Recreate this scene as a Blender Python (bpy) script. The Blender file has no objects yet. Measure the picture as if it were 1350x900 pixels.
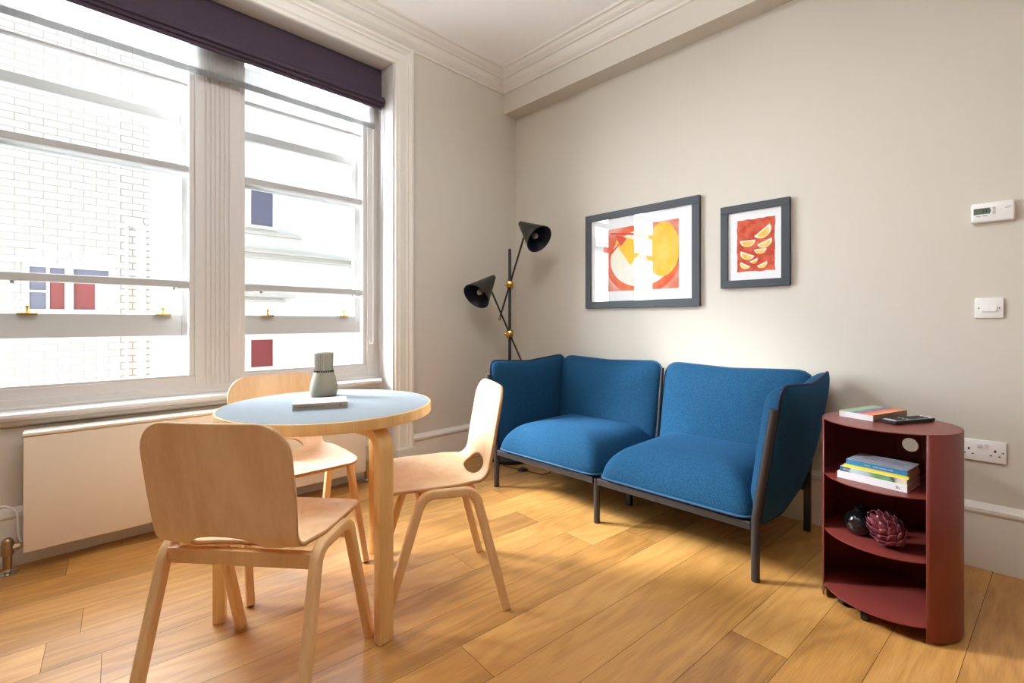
import bpy, bmesh, math, random
from mathutils import Vector, Matrix
random.seed(7)
PI = math.pi
sc = bpy.context.scene
COL = sc.collection

# ------------------------------------------------------------------ camera, light, exposure
cam_d = bpy.data.cameras.new('camera'); cam = bpy.data.objects.new('camera', cam_d); COL.objects.link(cam)
cam.location = (2.85, -2.855, 1.05)
cam.rotation_euler = (math.radians(90), 0, math.radians(45.4))
cam_d.sensor_width = 36.0; cam_d.lens = 622.0/1350*36
cam_d.shift_y = -26.0/1350
cam_d.clip_start = 0.02; cam_d.clip_end = 200
sc.camera = cam

sc.view_settings.view_transform = 'Standard'
sc.view_settings.look = 'None'
sc.view_settings.gamma = 1.0
sc.view_settings.use_curve_mapping = False
sc.view_settings.exposure = 1.70
try:
    sc.cycles.use_denoising = True
    sc.cycles.denoiser = 'OPENIMAGEDENOISE'
    sc.cycles.denoising_input_passes = 'RGB_ALBEDO_NORMAL'
except Exception: pass
sc.cycles.max_bounces = 14; sc.cycles.diffuse_bounces = 8; sc.cycles.transparent_max_bounces = 24
sc.cycles.sample_clamp_indirect = 8.0
sc.cycles.caustics_reflective = False; sc.cycles.caustics_refractive = False

SKY_DIM = 0.42; SKY_BRIGHT = 11.0; SUN = 5.0; SUN_ANGLE = 15; SUN_ELEV = 34; SUN_DIR = (0.80, 0.60); FILL_LAMP = 24
w = bpy.data.worlds.new('sky'); sc.world = w; w.use_nodes = True
nt = w.node_tree; nt.nodes.clear()
tc = nt.nodes.new('ShaderNodeTexCoord'); sp = nt.nodes.new('ShaderNodeSeparateXYZ')
cr = nt.nodes.new('ShaderNodeValToRGB'); bg = nt.nodes.new('ShaderNodeBackground'); wo = nt.nodes.new('ShaderNodeOutputWorld')
cr.color_ramp.elements[0].position = 0.0; cr.color_ramp.elements[0].color = (0.90, 0.95, 1.0, 1)
cr.color_ramp.elements[1].position = 0.8; cr.color_ramp.elements[1].color = (0.80, 0.90, 1.0, 1)
nt.links.new(tc.outputs['Generated'], sp.inputs[0]); nt.links.new(sp.outputs['Z'], cr.inputs[0])
nt.links.new(cr.outputs[0], bg.inputs[0])
# hazy sun glow: the sky is brighter on the side the sun stands
dt = nt.nodes.new('ShaderNodeVectorMath'); dt.operation = 'DOT_PRODUCT'; dt.inputs[1].default_value = (-.70, -.50, .51)
gm = nt.nodes.new('ShaderNodeMapRange'); gm.interpolation_type = 'SMOOTHSTEP'
gm.inputs[1].default_value = .3; gm.inputs[2].default_value = 1.0; gm.inputs[3].default_value = SKY_DIM; gm.inputs[4].default_value = SKY_BRIGHT
nt.links.new(tc.outputs['Generated'], dt.inputs[0]); nt.links.new(dt.outputs['Value'], gm.inputs[0]); nt.links.new(gm.outputs[0], bg.inputs[1])
nt.links.new(bg.outputs[0], wo.inputs[0])

sd = bpy.data.lights.new('sun', 'SUN'); sd.energy = SUN; sd.angle = math.radians(SUN_ANGLE); sd.color = (1.0, 1.0, 1.0)
so = bpy.data.objects.new('sun', sd); COL.objects.link(so)
_e = math.radians(SUN_ELEV)
so.rotation_euler = Vector((SUN_DIR[0]*math.cos(_e), SUN_DIR[1]*math.cos(_e), -math.sin(_e))).to_track_quat('-Z', 'Y').to_euler()
so.location = (-6, -7, 6)
# daylight portals in the two window openings
for (yc, wd) in ((-2.70, 0.80), (-1.66, 0.80)):
    pd = bpy.data.lights.new('window_portal', 'AREA'); pd.shape = 'RECTANGLE'; pd.size = wd; pd.size_y = 2.0
    pd.cycles.is_portal = True
    po = bpy.data.objects.new('window_portal', pd); COL.objects.link(po)
    po.location = (-0.36, yc, 1.75); po.rotation_euler = (0, math.radians(-90), 0)
    po.rotation_euler = Vector((1, 0, 0)).to_track_quat('-Z', 'Y').to_euler()
# added out-of-frame fill light, aimed at the ceiling (its bowl is built below)
ld = bpy.data.lights.new('fill_light', 'AREA'); ld.shape = 'DISK'; ld.size = 0.7; ld.energy = FILL_LAMP; ld.color = (0.94, 0.97, 1.0)
lo = bpy.data.objects.new('fill_light', ld); COL.objects.link(lo); lo.location = (1.95, -2.35, 2.47); lo.rotation_euler = (PI, 0, 0)

# ------------------------------------------------------------------ materials
def lin(c):
    return tuple(((v/12.92) if v <= 0.04045 else ((v+0.055)/1.055)**2.4) for v in c)
def rgb(r, g, b): return lin((r/255., g/255., b/255.)) + (1,)
def new_mat(name):
    m = bpy.data.materials.new(name); m.use_nodes = True
    n = m.node_tree; b = n.nodes['Principled BSDF']
    return m, n, b
def plain(name, col, rough=0.5, metal=0.0, noise=0.0, nscale=30, bump=0.0, bscale=200, spec=0.5, coat=0.0):
    m, n, b = new_mat(name)
    b.inputs['Base Color'].default_value = col; b.inputs['Roughness'].default_value = rough
    b.inputs['Metallic'].default_value = metal; b.inputs['Specular IOR Level'].default_value = spec
    if coat: b.inputs['Coat Weight'].default_value = coat; b.inputs['Coat Roughness'].default_value = 0.08
    t = n.nodes.new('ShaderNodeTexCoord')
    if noise:
        nz = n.nodes.new('ShaderNodeTexNoise'); nz.inputs['Scale'].default_value = nscale; nz.inputs['Detail'].default_value = 4
        mx = n.nodes.new('ShaderNodeMixRGB'); mx.blend_type = 'MULTIPLY'; mx.inputs[0].default_value = 1
        rp = n.nodes.new('ShaderNodeValToRGB')
        rp.color_ramp.elements[0].position = .3; rp.color_ramp.elements[1].position = .7
        rp.color_ramp.elements[0].color = (1-noise,)*3+(1,); rp.color_ramp.elements[1].color = (1, 1, 1, 1)
        n.links.new(t.outputs['Object'], nz.inputs['Vector']); n.links.new(nz.outputs['Fac'], rp.inputs[0])
        mx.inputs[1].default_value = col; n.links.new(rp.outputs[0], mx.inputs[2]); n.links.new(mx.outputs[0], b.inputs['Base Color'])
    if bump:
        nb = n.nodes.new('ShaderNodeTexNoise'); nb.inputs['Scale'].default_value = bscale; nb.inputs['Detail'].default_value = 3
        bp = n.nodes.new('ShaderNodeBump'); bp.inputs['Strength'].default_value = bump; bp.inputs['Distance'].default_value = 0.002
        n.links.new(t.outputs['Object'], nb.inputs['Vector']); n.links.new(nb.outputs['Fac'], bp.inputs['Height']); n.links.new(bp.outputs[0], b.inputs['Normal'])
    return m

def wood(name, c1, c2, axis=(1, 1, 0.06), scale=14, rough=0.45, bump=0.05):
    m, n, b = new_mat(name)
    t = n.nodes.new('ShaderNodeTexCoord'); mp = n.nodes.new('ShaderNodeMapping'); mp.inputs['Scale'].default_value = axis
    nz = n.nodes.new('ShaderNodeTexNoise'); nz.inputs['Scale'].default_value = scale; nz.inputs['Detail'].default_value = 6; nz.inputs['Distortion'].default_value = 0.6
    n2 = n.nodes.new('ShaderNodeTexNoise'); n2.inputs['Scale'].default_value = scale*9; n2.inputs['Detail'].default_value = 3
    ad = n.nodes.new('ShaderNodeMath'); ad.operation = 'MULTIPLY_ADD'; ad.inputs[1].default_value = 0.35
    rp = n.nodes.new('ShaderNodeValToRGB'); rp.color_ramp.elements[0].position = .45; rp.color_ramp.elements[1].position = .85
    rp.color_ramp.elements[0].color = c1; rp.color_ramp.elements[1].color = c2
    n.links.new(t.outputs['Object'], mp.inputs[0]); n.links.new(mp.outputs[0], nz.inputs['Vector']); n.links.new(mp.outputs[0], n2.inputs['Vector'])
    n.links.new(n2.outputs['Fac'], ad.inputs[0]); n.links.new(nz.outputs['Fac'], ad.inputs[2]); n.links.new(ad.outputs[0], rp.inputs[0])
    n.links.new(rp.outputs[0], b.inputs['Base Color']); b.inputs['Roughness'].default_value = rough
    bp = n.nodes.new('ShaderNodeBump'); bp.inputs['Strength'].default_value = bump; bp.inputs['Distance'].default_value = 0.001
    n.links.new(ad.outputs[0], bp.inputs['Height']); n.links.new(bp.outputs[0], b.inputs['Normal'])
    return m

def glass(name, tint=(1, 1, 1, 1), base=0.035, gain=0.9):
    m = bpy.data.materials.new(name); m.use_nodes = True; n = m.node_tree; n.nodes.clear()
    o = n.nodes.new('ShaderNodeOutputMaterial'); tr = n.nodes.new('ShaderNodeBsdfTransparent'); gl = n.nodes.new('ShaderNodeBsdfGlossy')
    tr.inputs[0].default_value = tint; gl.inputs['Roughness'].default_value = 0.0
    lw = n.nodes.new('ShaderNodeLayerWeight'); lw.inputs['Blend'].default_value = .5
    pw_ = n.nodes.new('ShaderNodeMath'); pw_.operation = 'POWER'; pw_.inputs[1].default_value = 5
    n.links.new(lw.outputs['Facing'], pw_.inputs[0])
    fr = n.nodes.new('ShaderNodeMath'); fr.operation = 'MULTIPLY_ADD'; fr.inputs[1].default_value = 1-base; fr.inputs[2].default_value = base
    n.links.new(pw_.outputs[0], fr.inputs[0])
    mu = n.nodes.new('ShaderNodeMath'); mu.operation = 'MULTIPLY'; mu.inputs[1].default_value = gain; mu.use_clamp = True
    mx = n.nodes.new('ShaderNodeMixShader')
    n.links.new(fr.outputs[0], mu.inputs[0]); n.links.new(mu.outputs[0], mx.inputs[0])
    n.links.new(tr.outputs[0], mx.inputs[1]); n.links.new(gl.outputs[0], mx.inputs[2]); n.links.new(mx.outputs[0], o.inputs[0])
    return m

M = {}
M['wall'] = plain('wall_paint', rgb(209, 203, 192), .85, bump=.04, bscale=120, spec=.2)
M['farwall'] = plain('taupe_wall_paint', rgb(196, 192, 186), .85)
M['ceil'] = plain('ceiling_paint', rgb(247, 247, 246), .9, spec=.2)
M['trim'] = plain('trim_paint', rgb(224, 220, 212), .45)
M['winpaint'] = plain('window_paint', rgb(202, 198, 194), .5)
M['outpaint'] = plain('outer_sash_paint', rgb(180, 180, 179), .8, spec=.15)
M['glass'] = glass('window_glass', (0.985, 0.995, 0.995, 1), gain=.4)
M['picglass'] = glass('picture_glass', (1, 1, 1, 1), gain=1.3)
M['birch'] = wood('birch_ply', rgb(222, 184, 142), rgb(238, 208, 172), (1.2, 1.2, .12), 10, .42)
M['birchleg'] = wood('birch_solid', rgb(222, 180, 128), rgb(238, 203, 155), (1, 1, .08), 16, .42)
M['edgewood'] = wood('birch_edge', rgb(188, 140, 92), rgb(208, 164, 116), (1, 1, 6), 8, .5)
M['tbirch'] = wood('table_birch', rgb(222, 178, 112), rgb(238, 200, 140), (1, 1, .1), 18, .4)
M['lino'] = plain('blue_grey_linoleum', rgb(134, 142, 149), .6, spec=.25, noise=.05, nscale=90)
M['black'] = plain('black_metal', rgb(22, 22, 24), .42)
M['charc'] = plain('charcoal_metal', rgb(58, 55, 57), .4, metal=.2)
M['shadein'] = plain('shade_inside_paint', rgb(24, 28, 46), .55)
M['brass'] = plain('brass', rgb(206, 166, 96), .25, metal=1)
M['dbrass'] = plain('aged_brass', rgb(176, 150, 118), .4, metal=1)
M['chrome'] = plain('chrome', rgb(205, 205, 205), .15, metal=1)
M['blinddark'] = plain('aubergine_blind_fabric', rgb(78, 66, 78), .9, noise=.12, nscale=120, spec=.15)
M['redmetal'] = plain('oxide_red_lacquer', rgb(128, 56, 50), .36)
M['plastic'] = plain('white_plastic', rgb(236, 234, 232), .3)
M['hole'] = plain('dark_slot', rgb(25, 22, 20), .8)
M['radw'] = plain('radiator_enamel', rgb(228, 216, 200), .35)
M['framegrey'] = plain('slate_frame', rgb(58, 62, 68), .5)
M['paper'] = plain('white_paper', rgb(243, 244, 247), .8)
M['bulb'] = plain('bulb_glass', rgb(150, 150, 150), .06, metal=.7)
M['vase'] = plain('sage_ceramic', rgb(158, 152, 134), .4)
M['vasel'] = plain('pale_glaze_groove', rgb(205, 204, 196), .4)
M['vdark'] = plain('dark_glaze', rgb(20, 18, 18), .3)
M['blackglaze'] = plain('black_glaze', rgb(14, 16, 20), .06, coat=1)
M['lcd'] = plain('lcd_green', rgb(98, 116, 96), .3)

# sofa fabric
m, n, b = new_mat('blue_melange_wool')
t = n.nodes.new('ShaderNodeTexCoord'); nz = n.nodes.new('ShaderNodeTexNoise'); nz.inputs['Scale'].default_value = 420; nz.inputs['Detail'].default_value = 2
rp = n.nodes.new('ShaderNodeValToRGB'); rp.color_ramp.elements[0].position = .36; rp.color_ramp.elements[1].position = .66
rp.color_ramp.elements[0].color = rgb(10, 44, 84); rp.color_ramp.elements[1].color = rgb(38, 88, 114)
n.links.new(t.outputs['Object'], nz.inputs['Vector']); n.links.new(nz.outputs['Fac'], rp.inputs[0]); n.links.new(rp.outputs[0], b.inputs['Base Color'])
b.inputs['Roughness'].default_value = .95; b.inputs['Specular IOR Level'].default_value = .15
b.inputs['Sheen Weight'].default_value = .12; b.inputs['Sheen Tint'].default_value = rgb(60, 130, 210)
bp = n.nodes.new('ShaderNodeBump'); bp.inputs['Strength'].default_value = .35; bp.inputs['Distance'].default_value = .001
n.links.new(nz.outputs['Fac'], bp.inputs['Height']); n.links.new(bp.outputs[0], b.inputs['Normal'])
M['wool'] = m
M['piping'] = plain('blue_piping', rgb(34, 80, 116), .8, noise=.2, nscale=200)
M['pipingdark'] = plain('navy_piping', rgb(14, 28, 58), .8)

# sheer cloth
def sheer(name, dens, a=.62, c=.5):
    m = bpy.data.materials.new(name); m.use_nodes = True; n = m.node_tree; n.nodes.clear()
    o = n.nodes.new('ShaderNodeOutputMaterial'); tr = n.nodes.new('ShaderNodeBsdfTransparent')
    df = n.nodes.new('ShaderNodeBsdfDiffuse'); tl = n.nodes.new('ShaderNodeBsdfTranslucent'); df.inputs[0].default_value = (a, a, a, 1); tl.inputs[0].default_value = (c, c, c, 1)
    m1 = n.nodes.new('ShaderNodeMixShader'); m1.inputs[0].default_value = .5
    m2 = n.nodes.new('ShaderNodeMixShader')
    t = n.nodes.new('ShaderNodeTexCoord'); mp = n.nodes.new('ShaderNodeMapping'); mp.inputs['Scale'].default_value = (1, 150, 12)
    nz = n.nodes.new('ShaderNodeTexNoise'); nz.inputs['Scale'].default_value = 1.0
    mr = n.nodes.new('ShaderNodeMapRange'); mr.inputs[3].default_value = dens-.18; mr.inputs[4].default_value = dens+.18
    n.links.new(t.outputs['Object'], mp.inputs[0]); n.links.new(mp.outputs[0], nz.inputs['Vector']); n.links.new(nz.outputs['Fac'], mr.inputs[0])
    n.links.new(df.outputs[0], m1.inputs[1]); n.links.new(tl.outputs[0], m1.inputs[2])
    n.links.new(tr.outputs[0], m2.inputs[1]); n.links.new(m1.outputs[0], m2.inputs[2]); n.links.new(mr.outputs[0], m2.inputs[0]); n.links.new(m2.outputs[0], o.inputs[0])
    return m
M['sheer'] = sheer('sheer_voile', .55, .5, .36); M['hem'] = sheer('sheer_hem', .86, .4, .14)

# oak floor
m, n, b = new_mat('oak_planks')
uv = n.nodes.new('ShaderNodeUVMap'); uv.uv_map = 'plank'
at = n.nodes.new('ShaderNodeAttribute'); at.attribute_name = 'tone'
sx = n.nodes.new('ShaderNodeSeparateXYZ')
mp = n.nodes.new('ShaderNodeMapping'); mp.inputs['Scale'].default_value = (5.5, 0.9, 1)
n1 = n.nodes.new('ShaderNodeTexNoise'); n1.inputs['Scale'].default_value = 1.0; n1.inputs['Detail'].default_value = 2; n1.inputs['Distortion'].default_value = .3
wv = n.nodes.new('ShaderNodeMath'); wv.operation = 'MULTIPLY'; wv.inputs[1].default_value = 52
sn = n.nodes.new('ShaderNodeMath'); sn.operation = 'SINE'
mp2 = n.nodes.new('ShaderNodeMapping'); mp2.inputs['Scale'].default_value = (260, 9, 1)
n2 = n.nodes.new('ShaderNodeTexNoise'); n2.inputs['Scale'].default_value = 1.0; n2.inputs['Detail'].default_value = 4
mp3 = n.nodes.new('ShaderNodeMapping'); mp3.inputs['Scale'].default_value = (10, 3, 1)
n3 = n.nodes.new('ShaderNodeTexNoise'); n3.inputs['Scale'].default_value = 1.0; n3.inputs['Detail'].default_value = 3
for a, q in ((mp, n1), (mp2, n2), (mp3, n3)):
    n.links.new(uv.outputs[0], a.inputs[0]); n.links.new(a.outputs[0], q.inputs['Vector'])
n.links.new(n1.outputs['Fac'], wv.inputs[0]); n.links.new(wv.outputs[0], sn.inputs[0])
def mth(op, a, bb, c=None):
    q = n.nodes.new('ShaderNodeMath'); q.operation = op
    for i, v in enumerate((a, bb, c)):
        if v is None: continue
        if isinstance(v, (int, float)): q.inputs[i].default_value = v
        else: n.links.new(v, q.inputs[i])
    return q.outputs[0]
g = mth('MULTIPLY_ADD', sn.outputs[0], 0.045, 0.10)
g = mth('MULTIPLY_ADD', n2.outputs['Fac'], 0.30, g)
g = mth('MULTIPLY_ADD', n3.outputs['Fac'], 0.15, g)
n.links.new(at.outputs['Color'], sx.inputs[0])
g = mth('MULTIPLY_ADD', sx.outputs[0], 0.22, g)
g = mth('ADD', g, .06)
rp = n.nodes.new('ShaderNodeValToRGB'); e = rp.color_ramp.elements
e[0].position = .25; e[0].color = rgb(134, 88, 42); e[1].position = .85; e[1].color = rgb(226, 182, 116)
x = e.new(.55); x.color = rgb(200, 146, 78)
n.links.new(g, rp.inputs[0]); n.links.new(rp.outputs[0], b.inputs['Base Color'])
rr = mth('MULTIPLY_ADD', n3.outputs['Fac'], .16, .30); n.links.new(rr, b.inputs['Roughness']); b.inputs['Specular IOR Level'].default_value = .75
bp = n.nodes.new('ShaderNodeBump'); bp.inputs['Strength'].default_value = .12; bp.inputs['Distance'].default_value = .001
n.links.new(g, bp.inputs['Height']); n.links.new(bp.outputs[0], b.inputs['Normal'])
M['oak'] = m
M['gap'] = plain('plank_gap', rgb(70, 42, 22), .9)

# white painted brick
def brick(name, c1, c2, mortar):
    m, n, b = new_mat(name)
    t = n.nodes.new('ShaderNodeTexCoord'); s_ = n.nodes.new('ShaderNodeSeparateXYZ'); c_ = n.nodes.new('ShaderNodeCombineXYZ')
    n.links.new(t.outputs['Object'], s_.inputs[0]); n.links.new(s_.outputs['Y'], c_.inputs['X']); n.links.new(s_.outputs['Z'], c_.inputs['Y'])
    br = n.nodes.new('ShaderNodeTexBrick'); br.inputs['Color1'].default_value = c1; br.inputs['Color2'].default_value = c2; br.inputs['Mortar'].default_value = mortar
    br.inputs['Scale'].default_value = 1; br.inputs['Brick Width'].default_value = .235; br.inputs['Row Height'].default_value = .086; br.inputs['Mortar Size'].default_value = .011
    br.inputs['Mortar Smooth'].default_value = .6
    n.links.new(c_.outputs[0], br.inputs['Vector']); n.links.new(br.outputs['Color'], b.inputs['Base Color']); b.inputs['Roughness'].default_value = .8
    return m
M['brick'] = brick('white_painted_brick', rgb(204, 202, 198), rgb(192, 188, 183), rgb(146, 139, 133))
M['stucco'] = plain('white_render', rgb(206, 204, 200), .9)
M['ledge'] = plain('stone_ledge', rgb(186, 180, 174), .9)
M['paneblue'] = plain('dull_blue_pane', rgb(98, 98, 118), .3)
M['panered'] = plain('red_curtain_pane', rgb(122, 44, 44), .4)
M['pvc'] = plain('white_pipe', rgb(225, 225, 225), .4)
M['asphalt'] = plain('yard_paving', rgb(170, 168, 164), .9)

# ------------------------------------------------------------------ mesh helpers
def obj(name, bm, mat, parent=None, smooth=False, kind=None):
    me = bpy.data.meshes.new(name)
    bmesh.ops.recalc_face_normals(bm, faces=bm.faces)
    bm.to_mesh(me); bm.free()
    for q in (mat if isinstance(mat, (list, tuple)) else [mat]): me.materials.append(q)
    o = bpy.data.objects.new(name, me); COL.objects.link(o)
    if parent: o.parent = parent
    if smooth:
        me.polygons.foreach_set('use_smooth', [True]*len(me.polygons))
        try: me.set_sharp_from_angle(angle=math.radians(smooth if smooth is not True else 40))
        except Exception: pass
    if kind: o['kind'] = kind
    return o
def thing(name, label, cat, loc=(0, 0, 0), rz=0, group=None):
    o = bpy.data.objects.new(name, None); COL.objects.link(o); o.empty_display_size = .05
    o.location = loc; o.rotation_euler = (0, 0, rz); o['label'] = label; o['category'] = cat
    if group: o['group'] = group
    return o
def tag(o, label, cat, group=None):
    o['label'] = label; o['category'] = cat
    if group: o['group'] = group
    return o
def BM(): return bmesh.new()
def box(bm, x0, x1, y0, y1, z0, z1, bev=0, mi=0, mtx=None, seg=2):
    r = bmesh.ops.create_cube(bm, size=1)
    vs = r['verts']
    for v in vs: v.co = Vector(((x0+x1)/2+v.co.x*(x1-x0), (y0+y1)/2+v.co.y*(y1-y0), (z0+z1)/2+v.co.z*(z1-z0)))
    fs = set(f for v in vs for f in v.link_faces)
    for f in fs: f.material_index = mi
    if bev:
        es = list(set(e for v in vs for e in v.link_edges))
        r2 = bmesh.ops.bevel(bm, geom=es, offset=bev, segments=seg, affect='EDGES', profile=.5)
        vs = list(set(r2['verts']) | set(v for v in vs if v.is_valid))
        for f in r2['faces']: f.material_index = mi
        vs = list(set(v for f in r2['faces'] for v in f.verts) | set(vs))
        allv = set(vs)
        for v in list(allv):
            for f in v.link_faces:
                for u in f.verts: allv.add(u)
        vs = list(allv)
    if mtx is not None: bmesh.ops.transform(bm, matrix=mtx, verts=vs)
    return vs
def frame_of(d, up=Vector((0, 0, 1))):
    d = d.normalized()
    if abs(d.dot(up)) > .98: up = Vector((0, 1, 0)) if abs(d.y) < .9 else Vector((1, 0, 0))
    s = d.cross(up).normalized(); u = s.cross(d).normalized()
    return s, u
def sweep(bm, pts, sect, up=Vector((0, 0, 1)), close=False, cap=True, mi=0, scales=None):
    """sweep a closed 2-D section along points (parallel frames from a fixed up vector)"""
    pts = [Vector(p) for p in pts]; N = len(pts); rings = []; prev_s = None
    for i, p in enumerate(pts):
        if close: d = (pts[(i+1) % N]-pts[i-1])
        else: d = (pts[min(i+1, N-1)]-pts[max(i-1, 0)])
        if prev_s is None:
            s, u = frame_of(d, up)
        else:
            dn = d.normalized(); s = (prev_s-dn*prev_s.dot(dn)).normalized(); u = s.cross(dn).normalized()
        prev_s = s
        k = 1 if scales is None else scales[i]
        rings.append([bm.verts.new(p+s*a*k+u*b_*k) for a, b_ in sect])
    n_ = len(sect); fs = []
    for i in range(N if close else N-1):
        A = rings[i]; B = rings[(i+1) % N]
        for j in range(n_):
            fs.append(bm.faces.new((A[j], A[(j+1) % n_], B[(j+1) % n_], B[j])))
    if cap and not close:
        fs.append(bm.faces.new(rings[0])); fs.append(bm.faces.new(list(reversed(rings[-1]))))
    for f in fs: f.material_index = mi
    return rings
def circ(r, n_=12): return [(r*math.cos(2*PI*i/n_), r*math.sin(2*PI*i/n_)) for i in range(n_)]
def rrect(w_, h_, r, k=3):
    out = []
    for cx, cy, a0 in ((w_/2-r, h_/2-r, 0), (-w_/2+r, h_/2-r, 90), (-w_/2+r, -h_/2+r, 180), (w_/2-r, -h_/2+r, 270)):
        for i in range(k+1):
            a = math.radians(a0+90*i/k); out.append((cx+r*math.cos(a), cy+r*math.sin(a)))
    return out
def fillet(pts, r, k=6):
    """round the corners of an open polyline"""
    pts = [Vector(p) for p in pts]; out = [pts[0]]
    rr_ = r if isinstance(r, (list, tuple)) else [r]*(len(pts)-2)
    for i in range(1, len(pts)-1):
        a = (pts[i-1]-pts[i]); b_ = (pts[i+1]-pts[i]); la, lb = a.length, b_.length; a.normalize(); b_.normalize()
        ang = a.angle(b_); t_ = min(rr_[i-1]/math.tan(ang/2), la*.49, lb*.49); rad = t_*math.tan(ang/2)
        p0 = pts[i]+a*t_; p1 = pts[i]+b_*t_; cen = pts[i]+(a+b_).normalized()*(rad/math.sin(ang/2))
        v0 = p0-cen; v1 = p1-cen; tot = v0.angle(v1) if v0.length > 1e-9 else 0
        for q in range(k+1):
            f_ = q/k
            if tot < 1e-4: out.append(p0.lerp(p1, f_)); continue
            out.append(cen+(v0*math.sin((1-f_)*tot)+v1*math.sin(f_*tot))/math.sin(tot))
    out.append(pts[-1]); return out
def tube(bm, pts, r, n_=12, mi=0, close=False, scales=None): return sweep(bm, pts, circ(r, n_), mi=mi, close=close, scales=scales)
def lathe(bm, prof, n_=40, cx=0, cy=0, mi=0, cap=True, mtx=None):
    rings = []
    for r, z in prof:
        rings.append([bm.verts.new((cx+r*math.cos(2*PI*i/n_), cy+r*math.sin(2*PI*i/n_), z)) for i in range(n_)])
    for a, b_ in zip(rings[:-1], rings[1:]):
        for i in range(n_):
            f = bm.faces.new((a[i], a[(i+1) % n_], b_[(i+1) % n_], b_[i])); f.material_index = mi
    if cap:
        bm.faces.new(list(reversed(rings[0]))).material_index = mi; bm.faces.new(rings[-1]).material_index = mi
    vs = [v for r_ in rings for v in r_]
    if mtx is not None: bmesh.ops.transform(bm, matrix=mtx, verts=vs)
    return vs
def prism(bm, poly, lo_, hi_, axis='z', mi=0, mtx=None):
    """extrude polygon (a,b) along axis"""
    def P(a, b_, c):
        return {'z': (a, b_, c), 'y': (a, c, b_), 'x': (c, a, b_)}[axis]
    A = [bm.verts.new(P(a, b_, lo_)) for a, b_ in poly]; B = [bm.verts.new(P(a, b_, hi_)) for a, b_ in poly]
    k = len(poly); fs = [bm.faces.new(A), bm.faces.new(list(reversed(B)))]
    for i in range(k): fs.append(bm.faces.new((A[i], B[i], B[(i+1) % k], A[(i+1) % k])))
    for f in fs: f.material_index = mi
    if mtx is not None: bmesh.ops.transform(bm, matrix=mtx, verts=A+B)
    return A+B
def rotz(a): return Matrix.Rotation(a, 4, 'Z')
def text_mesh(body, size, mat, parent, mtx, name='lettering', depth=.0004, sx=1.0):
    cu = bpy.data.curves.new(name, 'FONT'); cu.body = body; cu.size = size; cu.extrude = depth; cu.align_x = 'LEFT'; cu.align_y = 'CENTER'
    tmp = bpy.data.objects.new(name+'_tmp', cu); COL.objects.link(tmp)
    bpy.context.view_layer.update()
    me = bpy.data.meshes.new_from_object(tmp.evaluated_get(bpy.context.evaluated_depsgraph_get()))
    bpy.data.objects.remove(tmp)
    me.name = name; me.materials.clear(); me.materials.append(mat)
    me.transform(mtx @ Matrix.Diagonal((sx, 1, 1, 1)))
    o = bpy.data.objects.new(name, me); COL.objects.link(o); o.parent = parent
    return o

# ================================================================== SETTING
XMAX, YMIN, CEIL = 5.0, -5.4, 3.07
OY0, OY1 = -3.19, -1.17      # window opening along the wall
# ---- floor: planks laid 4.7 degrees off the window wall
th = math.radians(4.7); cth, sth = math.cos(th), math.sin(th)
def uv2xy(u, v): return (u*cth+v*sth, -u*sth+v*cth)
bm = BM(); uvl = bm.loops.layers.uv.new('plank'); tl = bm.loops.layers.float_color.new('tone')
fixed = {0: [-3.0, -.35], 1: [-3.1, .3], -1: [-1.758], -6: [-2.79, -1.1], -10: [-2.777], 2: [-1.01, -3.0], 3: [-3.1, .2], 4: [-2.9, .3], 5: [-3.2, .2], -3: [-.9, -2.95], -2: [-.65, -3.2], -4: [-1.45], -5: [-2.65]}
tones = {1: [.55, .06, .8], 0: [.5, .62], 2: [.7, .35], -1: [.35, .6, .5], -2: [.6, .3], 3: [.45, .6]}
rnd = random.Random(3)
from bisect import insort
for k in range(-16, 20):
    u0, u1 = 2.146+.176*(k-1)+.0007, 2.146+.176*k-.0007
    js = list(fixed.get(k, [rnd.uniform(-3.3, -.3)]))
    j = min(js)
    while j > -7.5: j -= rnd.uniform(1.5, 2.0); js.append(j)
    j = max(js)
    while j < 1.2: j += rnd.uniform(1.5, 2.0); js.append(j)
    js.sort(); ti = 0
    for a, b_ in zip(js[:-1], js[1:]):
        tone = rnd.random()
        if k == 2 and abs(b_+1.01) < .01: tone = 0.0
        if k == 2 and abs(a+1.01) < .01: tone = .9
        ou, ov = rnd.uniform(0, 50), rnd.uniform(0, 50)
        cs = ((u0, a+.0007), (u1, a+.0007), (u1, b_-.0007), (u0, b_-.0007))
        # clip loosely to the room: skip planks fully outside
        ps = [uv2xy(*c_) for c_ in cs]
        if max(p[0] for p in ps) < -.14 or min(p[0] for p in ps) > XMAX+.1 or max(p[1] for p in ps) < YMIN-.1 or min(p[1] for p in ps) > .1: continue
        vs = [bm.verts.new((p[0], p[1], 0)) for p in ps]
        f = bm.faces.new(vs)
        for l, c_ in zip(f.loops, cs):
            l[uvl].uv = (c_[0]-u0+ou, c_[1]+ov); l[tl] = (tone, tone, tone, 1)
for (co, no) in (((-.12, 0, 0), (1, 0, 0)), ((XMAX, 0, 0), (-1, 0, 0)), ((0, YMIN, 0), (0, 1, 0)), ((0, 0, 0), (0, -1, 0))):
    r = bmesh.ops.bisect_plane(bm, geom=bm.verts[:]+bm.edges[:]+bm.faces[:], plane_co=co, plane_no=no, clear_inner=True)
box(bm, -.12, XMAX, YMIN, 0, -.06, -.0025, mi=1)
floor = obj('floor', bm, [M['oak'], M['gap']], kind='structure')

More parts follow.
